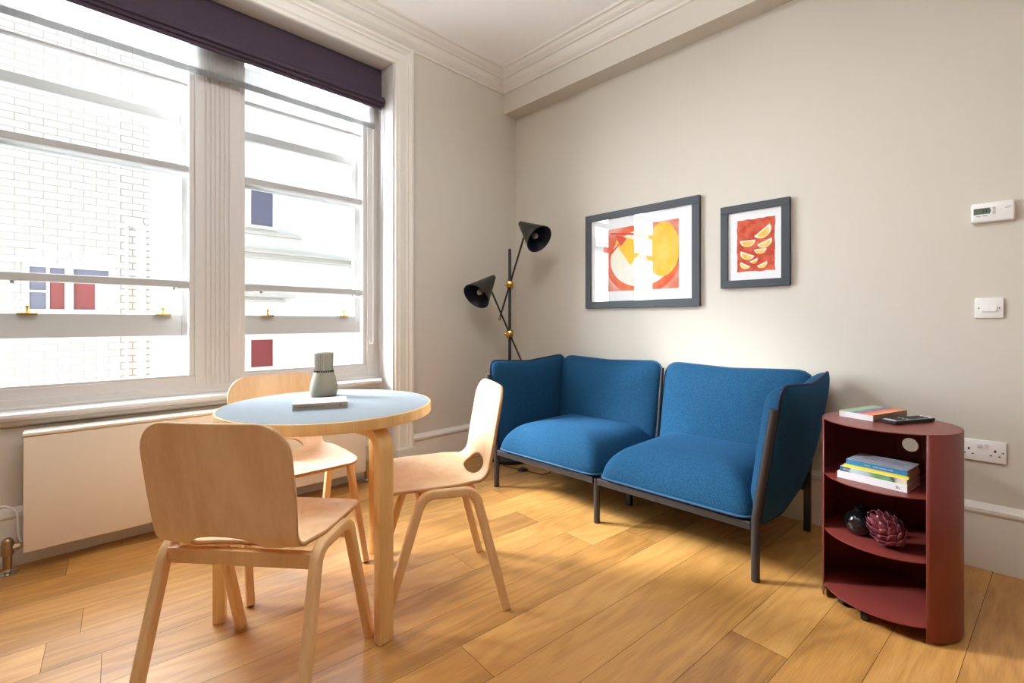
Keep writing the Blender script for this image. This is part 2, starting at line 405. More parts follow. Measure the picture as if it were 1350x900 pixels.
# ---- walls
bm = BM(); box(bm, -.4, XMAX+.15, 0, .15, -.06, CEIL+.2); obj('wall_back', bm, M['wall'], kind='structure')
bm = BM()
box(bm, -.4, 0, OY1, 0, -.06, CEIL+.2)                # right of the window
box(bm, -.4, 0, YMIN, OY0, -.06, CEIL+.2)             # left of the window
box(bm, -.4, 0, OY0, OY1, 2.815, CEIL+.2)             # above
box(bm, -.4, -.115, OY0, OY1, -.06, .59)              # below, set back in the recess
obj('wall_left', bm, M['wall'], kind='structure')
bm = BM(); box(bm, XMAX, XMAX+.15, YMIN-.15, 0, -.06, CEIL+.2); obj('wall_right', bm, M['farwall'], kind='structure')
bm = BM(); box(bm, -.4, XMAX, YMIN-.15, YMIN, -.06, CEIL+.2); obj('wall_front', bm, M['farwall'], kind='structure')
bm = BM(); box(bm, 0, XMAX, YMIN, 0, CEIL, CEIL+.2); obj('ceiling', bm, M['ceil'], kind='structure')
# boxed beam along the sofa wall
bm = BM(); box(bm, 0, XMAX, -.143, 0, 2.775, CEIL); obj('trim_1', bm, M['wall'], kind='structure')
# cornice
prof = [(0, 2.938), (.012, 2.938), (.016, 2.952), (.022, 2.956), (.034, 2.966), (.05, 2.984), (.062, 3.006), (.068, 3.014), (.082, 3.016), (.088, 3.024),
        (.098, 3.030), (.112, 3.040), (.122, 3.052), (.128, 3.056), (.142, 3.058), (.148, CEIL), (0, CEIL)]
bm = BM(); prism(bm, prof, YMIN, -.143, 'y'); obj('trim_2', bm, M['trim'], kind='structure')
bm = BM(); prism(bm, [(-.143-a, b_) for a, b_ in prof], 0, XMAX, 'x'); obj('trim_3', bm, M['trim'], kind='structure')
# baseboards
def bb_prof(t_=.02, h=.268): return [(0, 0), (t_, 0), (t_, h-.05), (t_-.002, h-.047), (t_+.004, h-.043), (t_+.008, h-.034), (t_+.007, h-.022), (t_-.002, h-.014), (t_-.008, h-.006), (t_-.012, h), (0, h)]
bm = BM(); prism(bm, [(-a, b_) for a, b_ in bb_prof(.022, .277)], 0, XMAX, 'x'); obj('baseboard_back', bm, M['trim'], kind='structure')
bm = BM(); prism(bm, bb_prof(.02, .257), -1.035, 0, 'y'); prism(bm, bb_prof(.02, .257), YMIN, -3.32, 'y')
obj('baseboard_left', bm, M['trim'], kind='structure')
bm = BM(); prism(bm, [(-.115+a, b_) for a, b_ in bb_prof(.016, .25)], OY0, OY1, 'y'); obj('baseboard_window', bm, M['trim'], kind='structure')
# window architrave (profile out of the wall x, across y) left, right, head; plinth blocks
def arch_prof(): # (distance from outer edge, projection)
    return [(0, 0), (0, .042), (.006, .046), (.020, .046), (.024, .040), (.030, .034), (.036, .032), (.040, .034), (.046, .034), (.050, .028), (.056, .026), (.100, .026), (.106, .022), (.112, .020), (.126, .020), (.130, .016), (.130, 0)]
bm = BM()
prism(bm, [(p, -1.04-d) for d, p in arch_prof()], .18, 2.932, 'z')
prism(bm, [(p, -3.32+d) for d, p in arch_prof()], .18, 2.932, 'z')
prism(bm, [(p*.995 if p else 0, 2.9315-d) for d, p in arch_prof()], -3.3195, -1.0405, 'y')
box(bm, 0, .052, -1.172, -1.034, 0, .185, bev=.003); box(bm, 0, .052, -3.326, -3.188, 0, .185, bev=.003)
obj('trim_4', bm, M['trim'], kind='structure')
# jamb linings
bm = BM(); box(bm, -.4, .0, OY1-.012, OY1, .0, 2.815); box(bm, -.4, .0, OY0, OY0+.012, .0, 2.815); box(bm, -.4, 0, OY0, OY1, 2.803, 2.815)
obj('trim_5', bm, M['winpaint'], kind='structure')
# window board / sill
bm = BM()
sp_ = [(-.42, .59), (-.125, .59), (-.118, .594), (-.104, .598), (-.098, .604), (-.096, .618), (-.084, .622), (-.074, .628), (-.068, .640), (-.07, .652), (-.078, .657), (-.42, .657)]
prism(bm, sp_, OY0+.012, -1.225, 'y'); box(bm, -.42, -.12, -1.225, OY1-.012, .59, .657)
obj('trim_6', bm, M['winpaint'], kind='structure')
# bottom rail of the frame above the sill, and mullion with reeded face
GX = -.20          # plane of the inner frame face
bm = BM()
prism(bm, [(-.42, .657), (GX+.012, .657), (GX+.012, .665), (GX+.004, .672), (GX+.004, .70), (GX, .705), (GX, .748), (GX-.012, .75), (GX-.012, .742), (-.42, .742)], OY0+.012, OY1-.012, 'y')
obj('trim_7', bm, M['winpaint'], kind='structure')
MY0, MY1 = -2.279, -2.056
pr = [(-.42, MY0), (GX-.004, MY0), (GX, MY0+.003)]
y = MY0+.045
for i in range(6):
    wv_ = .0225
    pr += [(GX, y), (GX-.004, y+.003), (GX+.003, y+.011), (GX+.001, y+wv_-.002)]; y += wv_
pr += [(GX, y), (GX, MY1-.003), (GX-.004, MY1), (-.42, MY1)]
bm = BM(); prism(bm, [(a+.0012, b_) for a, b_ in pr], .6575, 2.802, 'z'); obj('trim_8', bm, M['winpaint'], kind='structure')

def window(idx, y0, y1):
    # inner frame (secondary glazing) fixed in the opening
    bm = BM(); f = .026; x0, x1 = GX-.05, GX-.008
    box(bm, x0, x1, y0, y0+f, .742, 2.803, bev=.002); box(bm, x0, x1, y1-f, y1, .742, 2.803, bev=.002)
    box(bm, x0, x1, y0+f, y1-f, .742, .762, bev=.002); box(bm, x0, x1, y0+f, y1-f, 2.775, 2.803)
    root = obj('window_%d' % idx, bm, M['winpaint'], kind='structure')
    ya, yb = y0+f, y1-f
    for nm, z0, z1, x_ in (('glazing_bar', 2.337, 2.352, 0), ('glazing_bar', 1.866, 1.902, .006), ('meeting_rail', 1.236, 1.274, .010)):
        bm = BM(); box(bm, x0-.010, x0+.020+x_, ya, yb, z0, z1, bev=.004)
        if nm == 'meeting_rail':
            for yy in (ya+.09, yb-.07): box(bm, x0, x0+.018, yy, yy+.014, z0-.014, z0, bev=.002)
            for yy in (ya, yb-.05): box(bm, x0+.02, x0+.036, yy, yy+.05, z0-.006, z1-.008, bev=.002)
        obj(nm, bm, M['outpaint'], root)
    bm = BM(); box(bm, x0+.002, x0+.006, ya, yb, 1.27, 2.34); box(bm, x0+.002, x0+.006, ya, yb, 2.35, 2.78); obj('pane', bm, M['glass'], root)
    # outer sashes
    sx0, sx1 = -.335, -.295
    def sash(nm, zb, zt, br, tr, sx0, sx1):
        s = .056
        bm = BM()
        box(bm, sx0, sx1, y0-.012, y0-.012+s, zb, zt, bev=.004); box(bm, sx0, sx1, y1+.012-s, y1+.012, zb, zt, bev=.004)
        box(bm, sx0, sx1, y0+s-.012, y1-s+.012, zb, zb+br, bev=.004); box(bm, sx0, sx1, y0+s-.012, y1-s+.012, zt-tr, zt, bev=.004)
        o = obj(nm, bm, M['outpaint'], root)
        bm = BM(); box(bm, (sx0+sx1)/2-.002, (sx0+sx1)/2+.002, y0+.02, y1-.02, zb+br-.01, zt-tr+.01); obj('pane', bm, M['glass'], o)
        return o
    sash('upper_sash', 1.872, 2.215, .012, .055, -.385, -.345)
    lo_ = sash('lower_sash', .972, 1.88, .118, .022, sx0, sx1)
    for yy in (y0+.17, y1-.13):
        bm = BM(); box(bm, -.297, -.268, yy-.035, yy+.035, 1.083, 1.092, bev=.002)
        lathe(bm, [(.003, 0), (.012, 0), (.010, .006), (.005, .010), (.004, .020), (.009, .024), (.010, .030), (.006, .036), (.002, .038)], 14, mtx=Matrix.Translation((-.283, yy, 1.092)))
        obj('sash_lift', bm, M['brass'], lo_, smooth=True)
    # outer frame sides and sub-sill
    bm = BM()
    box(bm, -.40, -.26, y0-.04, y0-.012, .742, 2.803); box(bm, -.40, -.26, y1+.012, y1+.04, .742, 2.803); box(bm, -.44, -.26, y0-.02, y1+.02, .70, .744)
    obj('outer_frame', bm, M['winpaint'], root)
    return root
window(1, OY0+.1, MY0+.0)
window(2, MY1, -1.268)
# filler stile between right window frame and the jamb
bm = BM(); box(bm, -.40, GX+.0065, -1.268, -1.215, .6575, 2.802, bev=.004); box(bm, -.40, GX-.006, -1.215, OY1-.0125, .6575, 2.802)
box(bm, -.40, GX+.0065, OY0+.0125, OY0+.1, .6575, 2.802, bev=.004)
obj('trim_9', bm, M['winpaint'], kind='structure')

# ---- things in the window
rb = thing('roman_blind', 'dark aubergine roman blind gathered at the top of the window', 'blind', (-.13, -2.18, 2.80))
YA, YB = -.995, .985
bm = BM()
pts = [(0, 0), (.004, -.01), (.006, -.12), (.010, -.215), (.016, -.238), (.004, -.243), (-.012, -.225), (-.02, -.1), (-.02, 0)]
prism(bm, pts, YA, YB, 'y'); obj('blind_panel', bm, M['blinddark'], rb)
for i, (dx, z1, z0, dy) in enumerate(((.036, -.200, -.240, .016), (.024, -.226, -.260, .004), (.012, -.250, -.280, -.012))):
    bm = BM(); prism(bm, [(-.02, z1), (dx-.012, z1+.004), (dx+.004, z0+.020), (dx+.006, z0+.006), (dx, z0), (dx-.010, z0+.004), (-.02, z0+.012)], YA-dy, YB+dy*.5, 'y')
    obj('fold', bm, M['blinddark'], rb)
sb = thing('sheer_blind', 'translucent white voile blind hanging behind the dark roman blind', 'blind', (-.165, -2.18, 2.80))
bm = BM(); N = 60
def wavy(bm, z0, z1, off=0):
    a = []; 
    for i in range(N+1):
        yy = -.99+1.94*i/N; xx = .002*math.sin(i*1.7)+off
        a.append((bm.verts.new((xx, yy, z0)), bm.verts.new((xx, yy, z1))))
    for p, q in zip(a[:-1], a[1:]): bm.faces.new((p[0], q[0], q[1], p[1]))
wavy(bm, -.375, 0); obj('voile', bm, M['sheer'], sb, smooth=True)
bm = BM(); wavy(bm, -.41, -.375); wavy(bm, -.41, -.375, .004); obj('hem', bm, M['hem'], sb, smooth=True)
cd = thing('blind_cord', 'long white bead chain hanging against the window reveal', 'cord', (-.14, -1.19, .62))
bm = BM(); tube(bm, fillet([(0, 0, 1.95), (0, 0, 0), (.022, 0, 0), (.022, 0, 1.95)], .011, 5), .0018, 6); obj('chain', bm, M['chrome'], cd, smooth=True)
cd = thing('blind_cord', 'short white blind cord with small hook beside the right window', 'cord', (-.17, -1.235, .90))
bm = BM(); tube(bm, [(0, 0, 1.6), (0, 0, .02)], .002, 6); obj('cord', bm, M['plastic'], cd, smooth=True)
bm = BM(); tube(bm, fillet([(0, 0, .05), (.0, .0, .0), (.0, -.03, .0), (0, -.03, .02)], .012, 5), .004, 8); obj('hook', bm, M['plastic'], cd, smooth=True)

# ---- radiator
rd = thing('radiator', 'long flat white panel radiator under the window', 'radiator', (0, -2.16, 0))
ya, yb = -.765, .768
bm = BM(); box(bm, .006, .03, ya, yb, .088, .57, bev=.004); obj('front_panel', bm, M['radw'], rd, smooth=True)
bm = BM(); box(bm, -.066, .034, ya-.002, yb+.002, .572, .587, bev=.004); obj('top_cover', bm, M['radw'], rd, smooth=True)
for q in (ya+.002, yb-.008):
    bm = BM(); box(bm, -.062, .006, q, q+.006, .12, .57); obj('side_cover', bm, M['radw'], rd)
bm = BM(); box(bm, -.06, -.045, ya+.02, yb-.02, .09, .565)
for i in range(38):
    q = ya+.05+i*(yb-ya-.1)/37; box(bm, -.045, .006, q, q+.008, .1, .56)
obj('convector_fins', bm, M['radw'], rd)
for s_, yy in (('l', -.812), ('r', .803)):
    bm = BM()
    lathe(bm, [(.014, .02), (.014, .075), (.019, .078), (.021, .085), (.021, .12), (.018, .126), (.019, .130), (.015, .142), (.006, .148)], 16, cx=-.03, cy=yy)
    e_ = ya if s_ == 'l' else yb
    tube(bm, [(-.03, yy, .105), (-.03, e_, .105)], .010, 12); lathe(bm, [(.016, -.01), (.016, .01)], 6, mtx=Matrix.Translation((-.03, (yy*.45+e_*.55), .105)) @ Matrix.Rotation(PI/2, 4, 'X'))
    v_ = obj('valve', bm, M['dbrass'], rd, smooth=True)
    bm = BM(); lathe(bm, [(.0085, .003), (.0085, .08)], 14, cx=-.03, cy=yy); obj('pipe', bm, M['pvc'], v_, smooth=True)
    bm = BM(); lathe(bm, [(.034, .001), (.034, .003), (.020, .008), (.010, .010)], 24, cx=-.03, cy=yy); obj('floor_collar', bm, M['chrome'], v_, smooth=True)
pc = thing('heating_cable', 'thin white cable running along the baseboard to the radiator end', 'cable', (-.085, -3.1, .26))
bm = BM(); tube(bm, fillet([(0, -.08, .008), (0, .12, .008), (.01, .155, -.02), (.02, .160, -.12), (.03, .168, -.15)], .03, 5), .0045, 8); obj('cable', bm, M['plastic'], pc, smooth=True)

# ---- sockets, switch, thermostat on the sofa wall
sk = thing('wall_socket', 'white double plug socket on the wall behind the red side table', 'socket', (2.824, 0, .499))
bm = BM(); box(bm, -.073, .073, -.010, 0, -.0455, .0455, bev=.003); obj('plate', bm, M['plastic'], sk, smooth=True)
for cx in (-.040, .040):
    bm = BM(); box(bm, cx-.003, cx+.003, -.0108, -.0098, -.001, .009); box(bm, cx-.016, cx-.009, -.0108, -.0098, -.018, -.014); box(bm, cx+.009, cx+.016, -.0108, -.0098, -.018, -.014)
    obj('pin_slots', bm, M['hole'], sk)
for cx in (-.0085, .0085):
    bm = BM(); box(bm, cx-.0065, cx+.0065, -.015, -.009, .012, .031, bev=.0015); obj('rocker', bm, M['plastic'], sk)
for cx in (-.063, .063):
    bm = BM(); lathe(bm, [(.003, 0), (.003, .001)], 12, mtx=Matrix.Translation((cx, -.0098, 0)) @ Matrix.Rotation(PI/2, 4, 'X')); obj('screw', bm, M['hole'], sk)
sw = thing('light_switch', 'white two-gang light switch plate on the right of the wall', 'light switch', (2.846, 0, 1.108))
bm = BM(); box(bm, -.0435, .0435, -.010, 0, -.0425, .0425, bev=.003); obj('plate', bm, M['plastic'], sw, smooth=True)
for cx in (-.0115, .0115):
    bm = BM(); prism(bm, [(-.009, -.014), (-.016, -.014), (-.0115, .016), (-.009, .016)], cx-.0105, cx+.0105, 'x'); obj('rocker', bm, M['plastic'], sw)
for cx in (-.031, .031):
    bm = BM(); lathe(bm, [(.0028, 0), (.0028, .001)], 12, mtx=Matrix.Translation((cx, -.0098, 0)) @ Matrix.Rotation(PI/2, 4, 'X')); obj('screw', bm, M['hole'], sw)
tm = thing('thermostat', 'white digital thermostat with green screen high on the wall', 'thermostat', (2.857, 0, 1.513))
bm = BM(); box(bm, -.066, .066, -.024, 0, -.042, .042, bev=.009, seg=3); obj('housing', bm, M['plastic'], tm, smooth=True)
bm = BM(); box(bm, -.058, -.008, -.0246, -.023, -.007, .019, bev=.001); obj('display', bm, M['lcd'], tm)
text_mesh('20.3', .017, M['hole'], tm, Matrix.Translation((-.034, -.0250, .006)) @ Matrix.Rotation(PI/2, 4, 'X'), 'digits')
bm = BM()
for z0, z1 in ((.008, .020), (-.010, .004)): box(bm, -.001, .008, -.0262, -.023, z0, z1, bev=.001)
obj('setting_buttons', bm, plain('grey_plastic', rgb(198, 196, 190), .4), tm)
gp = plain('grey_print', rgb(160, 158, 152), .6)
for x0_, x1_, z_, h_ in ((-.050, -.036, -.016, .0035), (-.030, -.016, -.016, .0035), (.036, .054, .016, .0016), (.036, .054, .010, .0016)):
    bm = BM(); box(bm, x0_, x1_, -.0244, -.023, z_, z_+h_); obj('marking', bm, gp, tm)

# ================================================================== SOFA
sofa = thing('sofa', 'two seat blue wool sofa with dark tubular metal legs against the wall', 'sofa', (1.42, -.45, 0))
ox, oy = -1.42, -.45*-1  # world->local: x-1.42, y+.45
def L(x, y_, z): return Vector((x-1.42, y_+.45, z))
def rounded(poly, rads, k=7):
    """closed polygon with rounded corners -> points"""
    n_ = len(poly); out = []
    for i in range(n_):
        p0 = Vector(poly[i-1]); p1 = Vector(poly[i]); p2 = Vector(poly[(i+1) % n_])
        a = (p0-p1); b_ = (p2-p1); la, lb = a.length, b_.length; a.normalize(); b_.normalize(); r = rads[i]
        if r <= 0: out.append(p1); continue
        ang = a.angle(b_); t_ = min(r/math.tan(ang/2), la*.49, lb*.49)
        q0, q1 = p1+a*t_, p1+b_*t_
        for j in range(k+1):
            f_ = j/k; out.append(q0*(1-f_)**2+p1*2*f_*(1-f_)+q1*f_**2)
    return out
def resample(pts, N):
    n_ = len(pts); seg = [(pts[(i+1) % n_]-pts[i]).length for i in range(n_)]; tot = sum(seg); out = []; i = 0; acc = 0
    for q in range(N):
        d = tot*q/N
        while acc+seg[i] < d: acc += seg[i]; i += 1
        out.append(pts[i].lerp(pts[(i+1) % n_], (d-acc)/seg[i]))
    return out
def cushion(name, parent, poly, rads, mapf, hf, hb, ef=5, eb=5, N=96, R=14, mat=None, pipe=.006, pipemat=None, pw=.5, cen=None):
    out = resample(rounded(poly, rads), N)
    c_ = Vector(cen) if cen else sum(out, Vector((0, 0)))/N
    bm = BM(); loops_f, loops_b = [], []
    rs = [math.sin(PI/2*(j+1)/R)**.8 for j in range(R)]
    def hgt(r, H, e): return H*max(0, 1-r**e)**pw
    for j, r in enumerate(rs):
        ring = [c_+(p-c_)*r for p in out]
        loops_f.append([bm.verts.new(mapf(p.x, p.y, hgt(r, hf, ef))) for p in ring])
        if j < R-1: loops_b.append([bm.verts.new(mapf(p.x, p.y, -hgt(r, hb, eb))) for p in ring])
    loops_b.append(loops_f[-1])
    for loops, H in ((loops_f, hf), (loops_b, -hb)):
        cv = bm.verts.new(mapf(c_.x, c_.y, H))
        for i in range(N): bm.faces.new((cv, loops[0][i], loops[0][(i+1) % N]))
        for a, b_ in zip(loops[:-1], loops[1:]):
            for i in range(N): bm.faces.new((a[i], b_[i], b_[(i+1) % N], a[(i+1) % N]))
    o = obj(name, bm, mat or M['wool'], parent, smooth=80)
    if pipe:
        bm = BM(); tube(bm, [mapf(p.x, p.y, 0) for p in out], pipe, 8, close=True); obj('piping', bm, pipemat or M['piping'], o, smooth=80)
    return o
# seats: outline in plan, height up
def seatmap(x, y_, h):
    return L(x, y_, .252+h-.02*max(0, (y_+.2))*0)
cushion('seat_cushion', sofa, [(.665, -.835), (1.415, -.835), (1.418, -.13), (.66, -.13)], [.07, .07, .05, .05], seatmap, .178, .015, 4.2, 8, pw=.62)
cushion('seat_cushion', sofa, [(1.428, -.835), (2.172, -.835), (2.178, -.13), (1.425, -.13)], [.07, .07, .05, .05], seatmap, .178, .015, 4.2, 8, pw=.62)
# backs: outline (x,z), h toward the room
def backmap(x, z, h):
    lean = -.205+(z-.28)*.20
    return L(x, lean-h, z)
cushion('back_cushion', sofa, [(.65, .27), (1.405, .27), (1.412, .60), (1.408, .803), (1.02, .786), (.605, .803), (.62, .6)], [.05, .05, 0, .085, 0.3, .085, 0], backmap, .085, .03, 3.0, 3, pw=.6, pipemat=M['piping'])
cushion('back_cushion', sofa, [(1.435, .27), (2.185, .27), (2.222, .6), (2.235, .803), (1.82, .786), (1.432, .803), (1.430, .60)], [.05, .05, 0, .085, 0.3, .085, 0], backmap, .085, .03, 3.0, 3, pw=.6, pipemat=M['piping'])
# arms: outline (y,z), h toward the seat
def armmap(side):
    def f(y_, z, h):
        base = (2.196+(z-.25)*.145) if side > 0 else (.628-(z-.25)*.13)
        bow = .02*math.sin(PI*min(1, max(0, (y_+.8)/.75)))   # outward bow
        return L(base+side*bow-side*h, y_, z)
    return f
ap = [(-.795, .225), (-.55, .215), (-.36, .27), (-.19, .38), (-.075, .52), (-.045, .70), (-.04, .803), (-.42, .772), (-.800, .797), (-.806, .5)]
ar = [.05, .2, .3, .3, .2, 0, .10, .4, .06, 0]
ap2 = [(-.795, .225), (-.40, .22), (-.08, .26), (-.05, .70), (-.04, .803), (-.42, .772), (-.800, .797), (-.806, .5)]
ar2 = [.05, .2, .1, 0, .10, .4, .06, 0]
cushion('arm_cushion', sofa, ap, ar, armmap(1), .100, .035, 5.0, 3.0, pw=.55, pipemat=M['pipingdark'], cen=(-.43, .52))
cushion('arm_cushion', sofa, ap2, ar2, armmap(-1), .085, .035, 4.0, 3.0, pw=.55, pipemat=M['pipingdark'], cen=(-.43, .52))
# metal
for sx_, xf, xt in ((1, 2.182, 2.252), (-1, .639, .562)):
    bm = BM(); tube(bm, fillet([L(xf, -.812, .002), L(xf, -.812, .25), L(xt, -.815, .705)], .25, 8), .0165, 16); obj('front_leg', bm, M['charc'], sofa, smooth=True)
bm = BM(); lathe(bm, [(.0165, .002), (.0165, .232)], 18, cx=1.404-1.42, cy=-.805+.45); obj('middle_leg', bm, M['charc'], sofa, smooth=True)
for x_, y_, zt in ((2.205, -.137, .30), (.64, -.137, .30), (1.40, -.484, .23)):
    bm = BM(); q = L(x_, y_, 0); box(bm, q.x-.015, q.x+.015, q.y-.013, q.y+.013, .002, zt, bev=.003); obj('rear_leg' if y_ > -.3 else 'centre_leg', bm, M['black'], sofa)
bm = BM()
def lb(x0, x1, y0, y1, z0, z1): a = L(x0, y0, z0); b_ = L(x1, y1, z1); box(bm, a.x, b_.x, a.y, b_.y, z0, z1, bev=.003)
lb(.655, 1.39, -.825, -.795, .205, .238); lb(1.418, 2.168, -.825, -.795, .205, .238)
lb(.655, 2.2, -.15, -.12, .205, .238)
for xx in (.66, 1.385, 1.425, 2.15): lb(xx, xx+.03, -.80, -.14, .205, .235)
obj('seat_frame', bm, M['charc'], sofa)
bm = BM(); tube(bm, [L(1.421, -.205, .24), L(1.421, -.205, .3), L(1.421, -.135, .765)], .010, 12); obj('back_post', bm, M['charc'], sofa, smooth=True)
for xa, xb in ((.62, .64), (2.225, 2.205)):
    bm = BM(); tube(bm, [L(xa, -.075, .60), L(xb, -.137, .24)], .012, 10); obj('rear_post', bm, M['charc'], sofa, smooth=True)

# ================================================================== CHAIRS
def shell_bm():
    R, lean = .072, math.radians(10); ysb = -.112
    Lf = .225-ysb; La = R*(PI/2-lean); zt = .802
    pe = (ysb-R*math.cos(lean), .458+R-R*math.sin(lean)); Lb = (zt-pe[1])/math.cos(lean); Lt = Lf+La+Lb
    def prof_(s):
        if s < Lf:
            y_ = .225-s; z = .458-.008*math.exp(-((s)/.03)**1.2)-.003*math.sin(PI*min(1, s/Lf)); return y_, z, (0, 1)
        if s < Lf+La:
            a = (s-Lf)/R; return ysb-R*math.sin(a), .458+R-R*math.cos(a), (math.sin(a), math.cos(a))
        d = s-Lf-La; return pe[0]-math.sin(lean)*d, pe[1]+math.cos(lean)*d, (math.cos(lean), math.sin(lean))
    def hw(s):
        def sm(a, b_, x): x = min(1, max(0, (x-a)/(b_-a))); return x*x*(3-2*x)
        w_ = .208+.004*sm(0, .2, s)
        w_ += (-.018)*sm(Lf-.07, Lf+.02, s)
        w_ += .006*sm(Lf+La*.5, Lf+La+.10, s)
        rc = .055; d = s
        if d < rc: w_ -= rc-math.sqrt(max(0, rc*rc-(rc-d)**2))
        rc = .085; d = Lt-s
        if d < rc: w_ -= rc-math.sqrt(max(0, rc*rc-(rc-d)**2))
        return w_
    ss = []
    def rng(a, b_, k): return [a+(b_-a)*i/k for i in range(k)]
    ss = [0, .002, .006, .012, .02, .03, .042]+rng(.055, Lf-.06, 14)+rng(Lf-.06, Lf+La+.06, 34)+rng(Lf+La+.06, Lt-.085, 9)+[Lt-.085, Lt-.07, Lt-.055, Lt-.042, Lt-.03, Lt-.02, Lt-.012, Lt-.006, Lt-.002, Lt]
    NX = 72; hc = Lf+La*.5-.006; ha, hb_ = .098, .043
    def inside(x, s): return (abs(x)/ha)**2.6+(abs(s-hc)/hb_)**2.2
    bm = BM(); grid = []
    for s in ss:
        row = []
        for i in range(NX+1):
            t_ = -1+2*i/NX; row.append([t_*hw(s), s])
        grid.append(row)
    keep = {}
    faces = []
    for a in range(len(ss)-1):
        for i in range(NX):
            c4 = [grid[a][i], grid[a][i+1], grid[a+1][i+1], grid[a+1][i]]
            cx = sum(q[0] for q in c4)/4; cs = sum(q[1] for q in c4)/4
            if inside(cx, cs) < 1: continue
            faces.append(((a, i), (a, i+1), (a+1, i+1), (a+1, i)))
    cnt = {}
    for f in faces:
        for k in f: cnt[k] = cnt.get(k, 0)+1
    for (a, i), c_ in cnt.items():
        if 0 < i < NX and 0 < a < len(ss)-1 and c_ < 4:
            x, s = grid[a][i]
            v = inside(x, s)
            lo_, hi_ = .2, 3.0
            for _ in range(24):
                m_ = (lo_+hi_)/2
                if inside(x*m_, hc+(s-hc)*m_) < 1: lo_ = m_
                else: hi_ = m_
            grid[a][i] = [x*lo_, hc+(s-hc)*lo_]
    vmap = {}
    for k in cnt:
        x, s = grid[k[0]][k[1]]; y_, z, nrm = prof_(s); e = (x/.21)**2
        fb = min(1, max(0, (s-Lf)/(La)))
        dish = .010*e*(1-fb)*min(1, s/.1)*(.5+.9*min(1, s/Lf)); fwd = .022*e*fb
        vmap[k] = bm.verts.new((x, y_+nrm[0]*dish+fwd, z+nrm[1]*dish))
    for f in faces: bm.faces.new([vmap[k] for k in f])
    return bm
def make_chair():
    c = thing('dining_chair', 'x', 'chair', group='birch chairs around the round table')
    bm = shell_bm(); bmesh.ops.recalc_face_normals(bm, faces=bm.faces)
    sh = obj('seat_shell', bm, [M['birch'], M['edgewood']], c, smooth=50)
    # make normals point up on the seat
    f0 = max(sh.data.polygons, key=lambda p: p.center.y)
    if f0.normal.z < 0: sh.data.flip_normals()
    md = sh.modifiers.new('ply', 'SOLIDIFY'); md.thickness = .011; md.offset = -1; md.material_offset_rim = 1
    for s in (-1, 1):
        bm = BM()
        P = [(s*.228, -.222, .004), (s*.216, -.108, .442), (s*.216, .078, .442), (s*.228, .215, .004)]
        pts = fillet(P, [.055, .055], 8)
        q = [pts[0]]
        sweep(bm, pts, rrect(.033, .028, .007, 3), up=Vector((s*1, 0, 0)))
        obj('leg_frame', bm, M['birchleg'], c, smooth=True)
        for yy in (-.222, .215):
            bm = BM(); lathe(bm, [(.008, 0), (.010, .001), (.010, .005)], 12, cx=s*.228, cy=yy); obj('glide', bm, M['black'], c)
    for yy, nm in ((-.110, 'rear_rail'), (.080, 'front_rail')):
        bm = BM(); box(bm, -.208, .208, yy-.011, yy+.011, .392, .4335, bev=.003); obj(nm, bm, M['birchleg'], c)
    return c
def copy_tree(o, parent=None):
    c = o.copy(); COL.objects.link(c); c.parent = parent
    for ch in list(o.children): copy_tree(ch, c)
    return c
ch0 = make_chair()
def put(o, cx, cy, fx, fy, label):
    o.location = (cx, cy, 0); o.rotation_euler = (0, 0, math.atan2(fy, fx)-PI/2); o['label'] = label
chB = copy_tree(ch0); chC = copy_tree(ch0)
put(ch0, 1.350, -2.396, -.643, .766, 'pale birch plywood chair nearest the camera, its back turned to us')
put(chB, 1.300, -1.747, -.47, -.883, 'pale birch plywood chair seen side on between the table and the blue sofa')
put(chC, .714, -2.091, 1, 0, 'pale birch plywood chair between the table and the radiator, facing us')

# ================================================================== TABLE
tb = thing('round_table', 'round birch table with a pale blue-grey top by the window', 'table', (1.085, -2.087, 0))
TR = .378
bm = BM(); lathe(bm, [(TR-.012, .703), (TR-.002, .703), (TR, .705), (TR, .737), (TR-.001, .739), (TR-.003, .7395), (TR-.006, .7395), (TR-.012, .7395)], 128)
obj('edge_band', bm, M['tbirch'], tb, smooth=True)
bm = BM(); lathe(bm, [(TR-.012, .704), (TR-.014, .7394), (TR-.0075, .7394), (TR-.0075, .7402)], 128); obj('tabletop', bm, M['lino'], tb)
for ang in (3.6, 124, -112.5):
    bm = BM(); a = math.radians(ang)
    m4 = rotz(a)
    pts = fillet([(.362, 0, .002), (.362, 0, .684), (.12, 0, .684)], .062, 10)
    sect = rrect(.052, .036, .002, 2)
    # section width across (tangential), thickness radial
    sweep(bm, pts, sect, up=Vector((1, 0, 0)))
    bmesh.ops.transform(bm, matrix=m4, verts=bm.verts)
    obj('leg', bm, M['tbirch'], tb, smooth=35)

# carafe on the table
vs = thing('carafe', 'sage grey ceramic carafe with ribbed neck standing on the table', 'vase', (.893, -2.03, .7405))
prof = [(.030, 0), (.046, .001), (.051, .006), (.0545, .022), (.0545, .040), (.050, .062), (.0435, .085), (.038, .100), (.0365, .105)]
bm = BM(); lathe(bm, prof, 48); obj('body', bm, M['vase'], vs, smooth=True)
bm = BM(); n_ = 26; z0, z1 = .105, .181; r0, r1 = .0365, .0375; rings = []
for z, rr_ in ((z0, r0), (z1-.003, r1), (z1, r1-.002)):
    ring = []
    for i in range(n_*4):
        a = 2*PI*i/(n_*4); k = (0, -.0018, -.0022, 0)[i % 4]; ring.append(bm.verts.new(((rr_+k)*math.cos(a), (rr_+k)*math.sin(a), z)))
    rings.append(ring)
m_ = n_*4
for a, b_ in zip(rings[:-1], rings[1:]):
    for i in range(m_):
        f = bm.faces.new((a[i], a[(i+1) % m_], b_[(i+1) % m_], b_[i])); f.material_index = 1 if i % 4 in (1,) else 0
for i in range(m_): pass
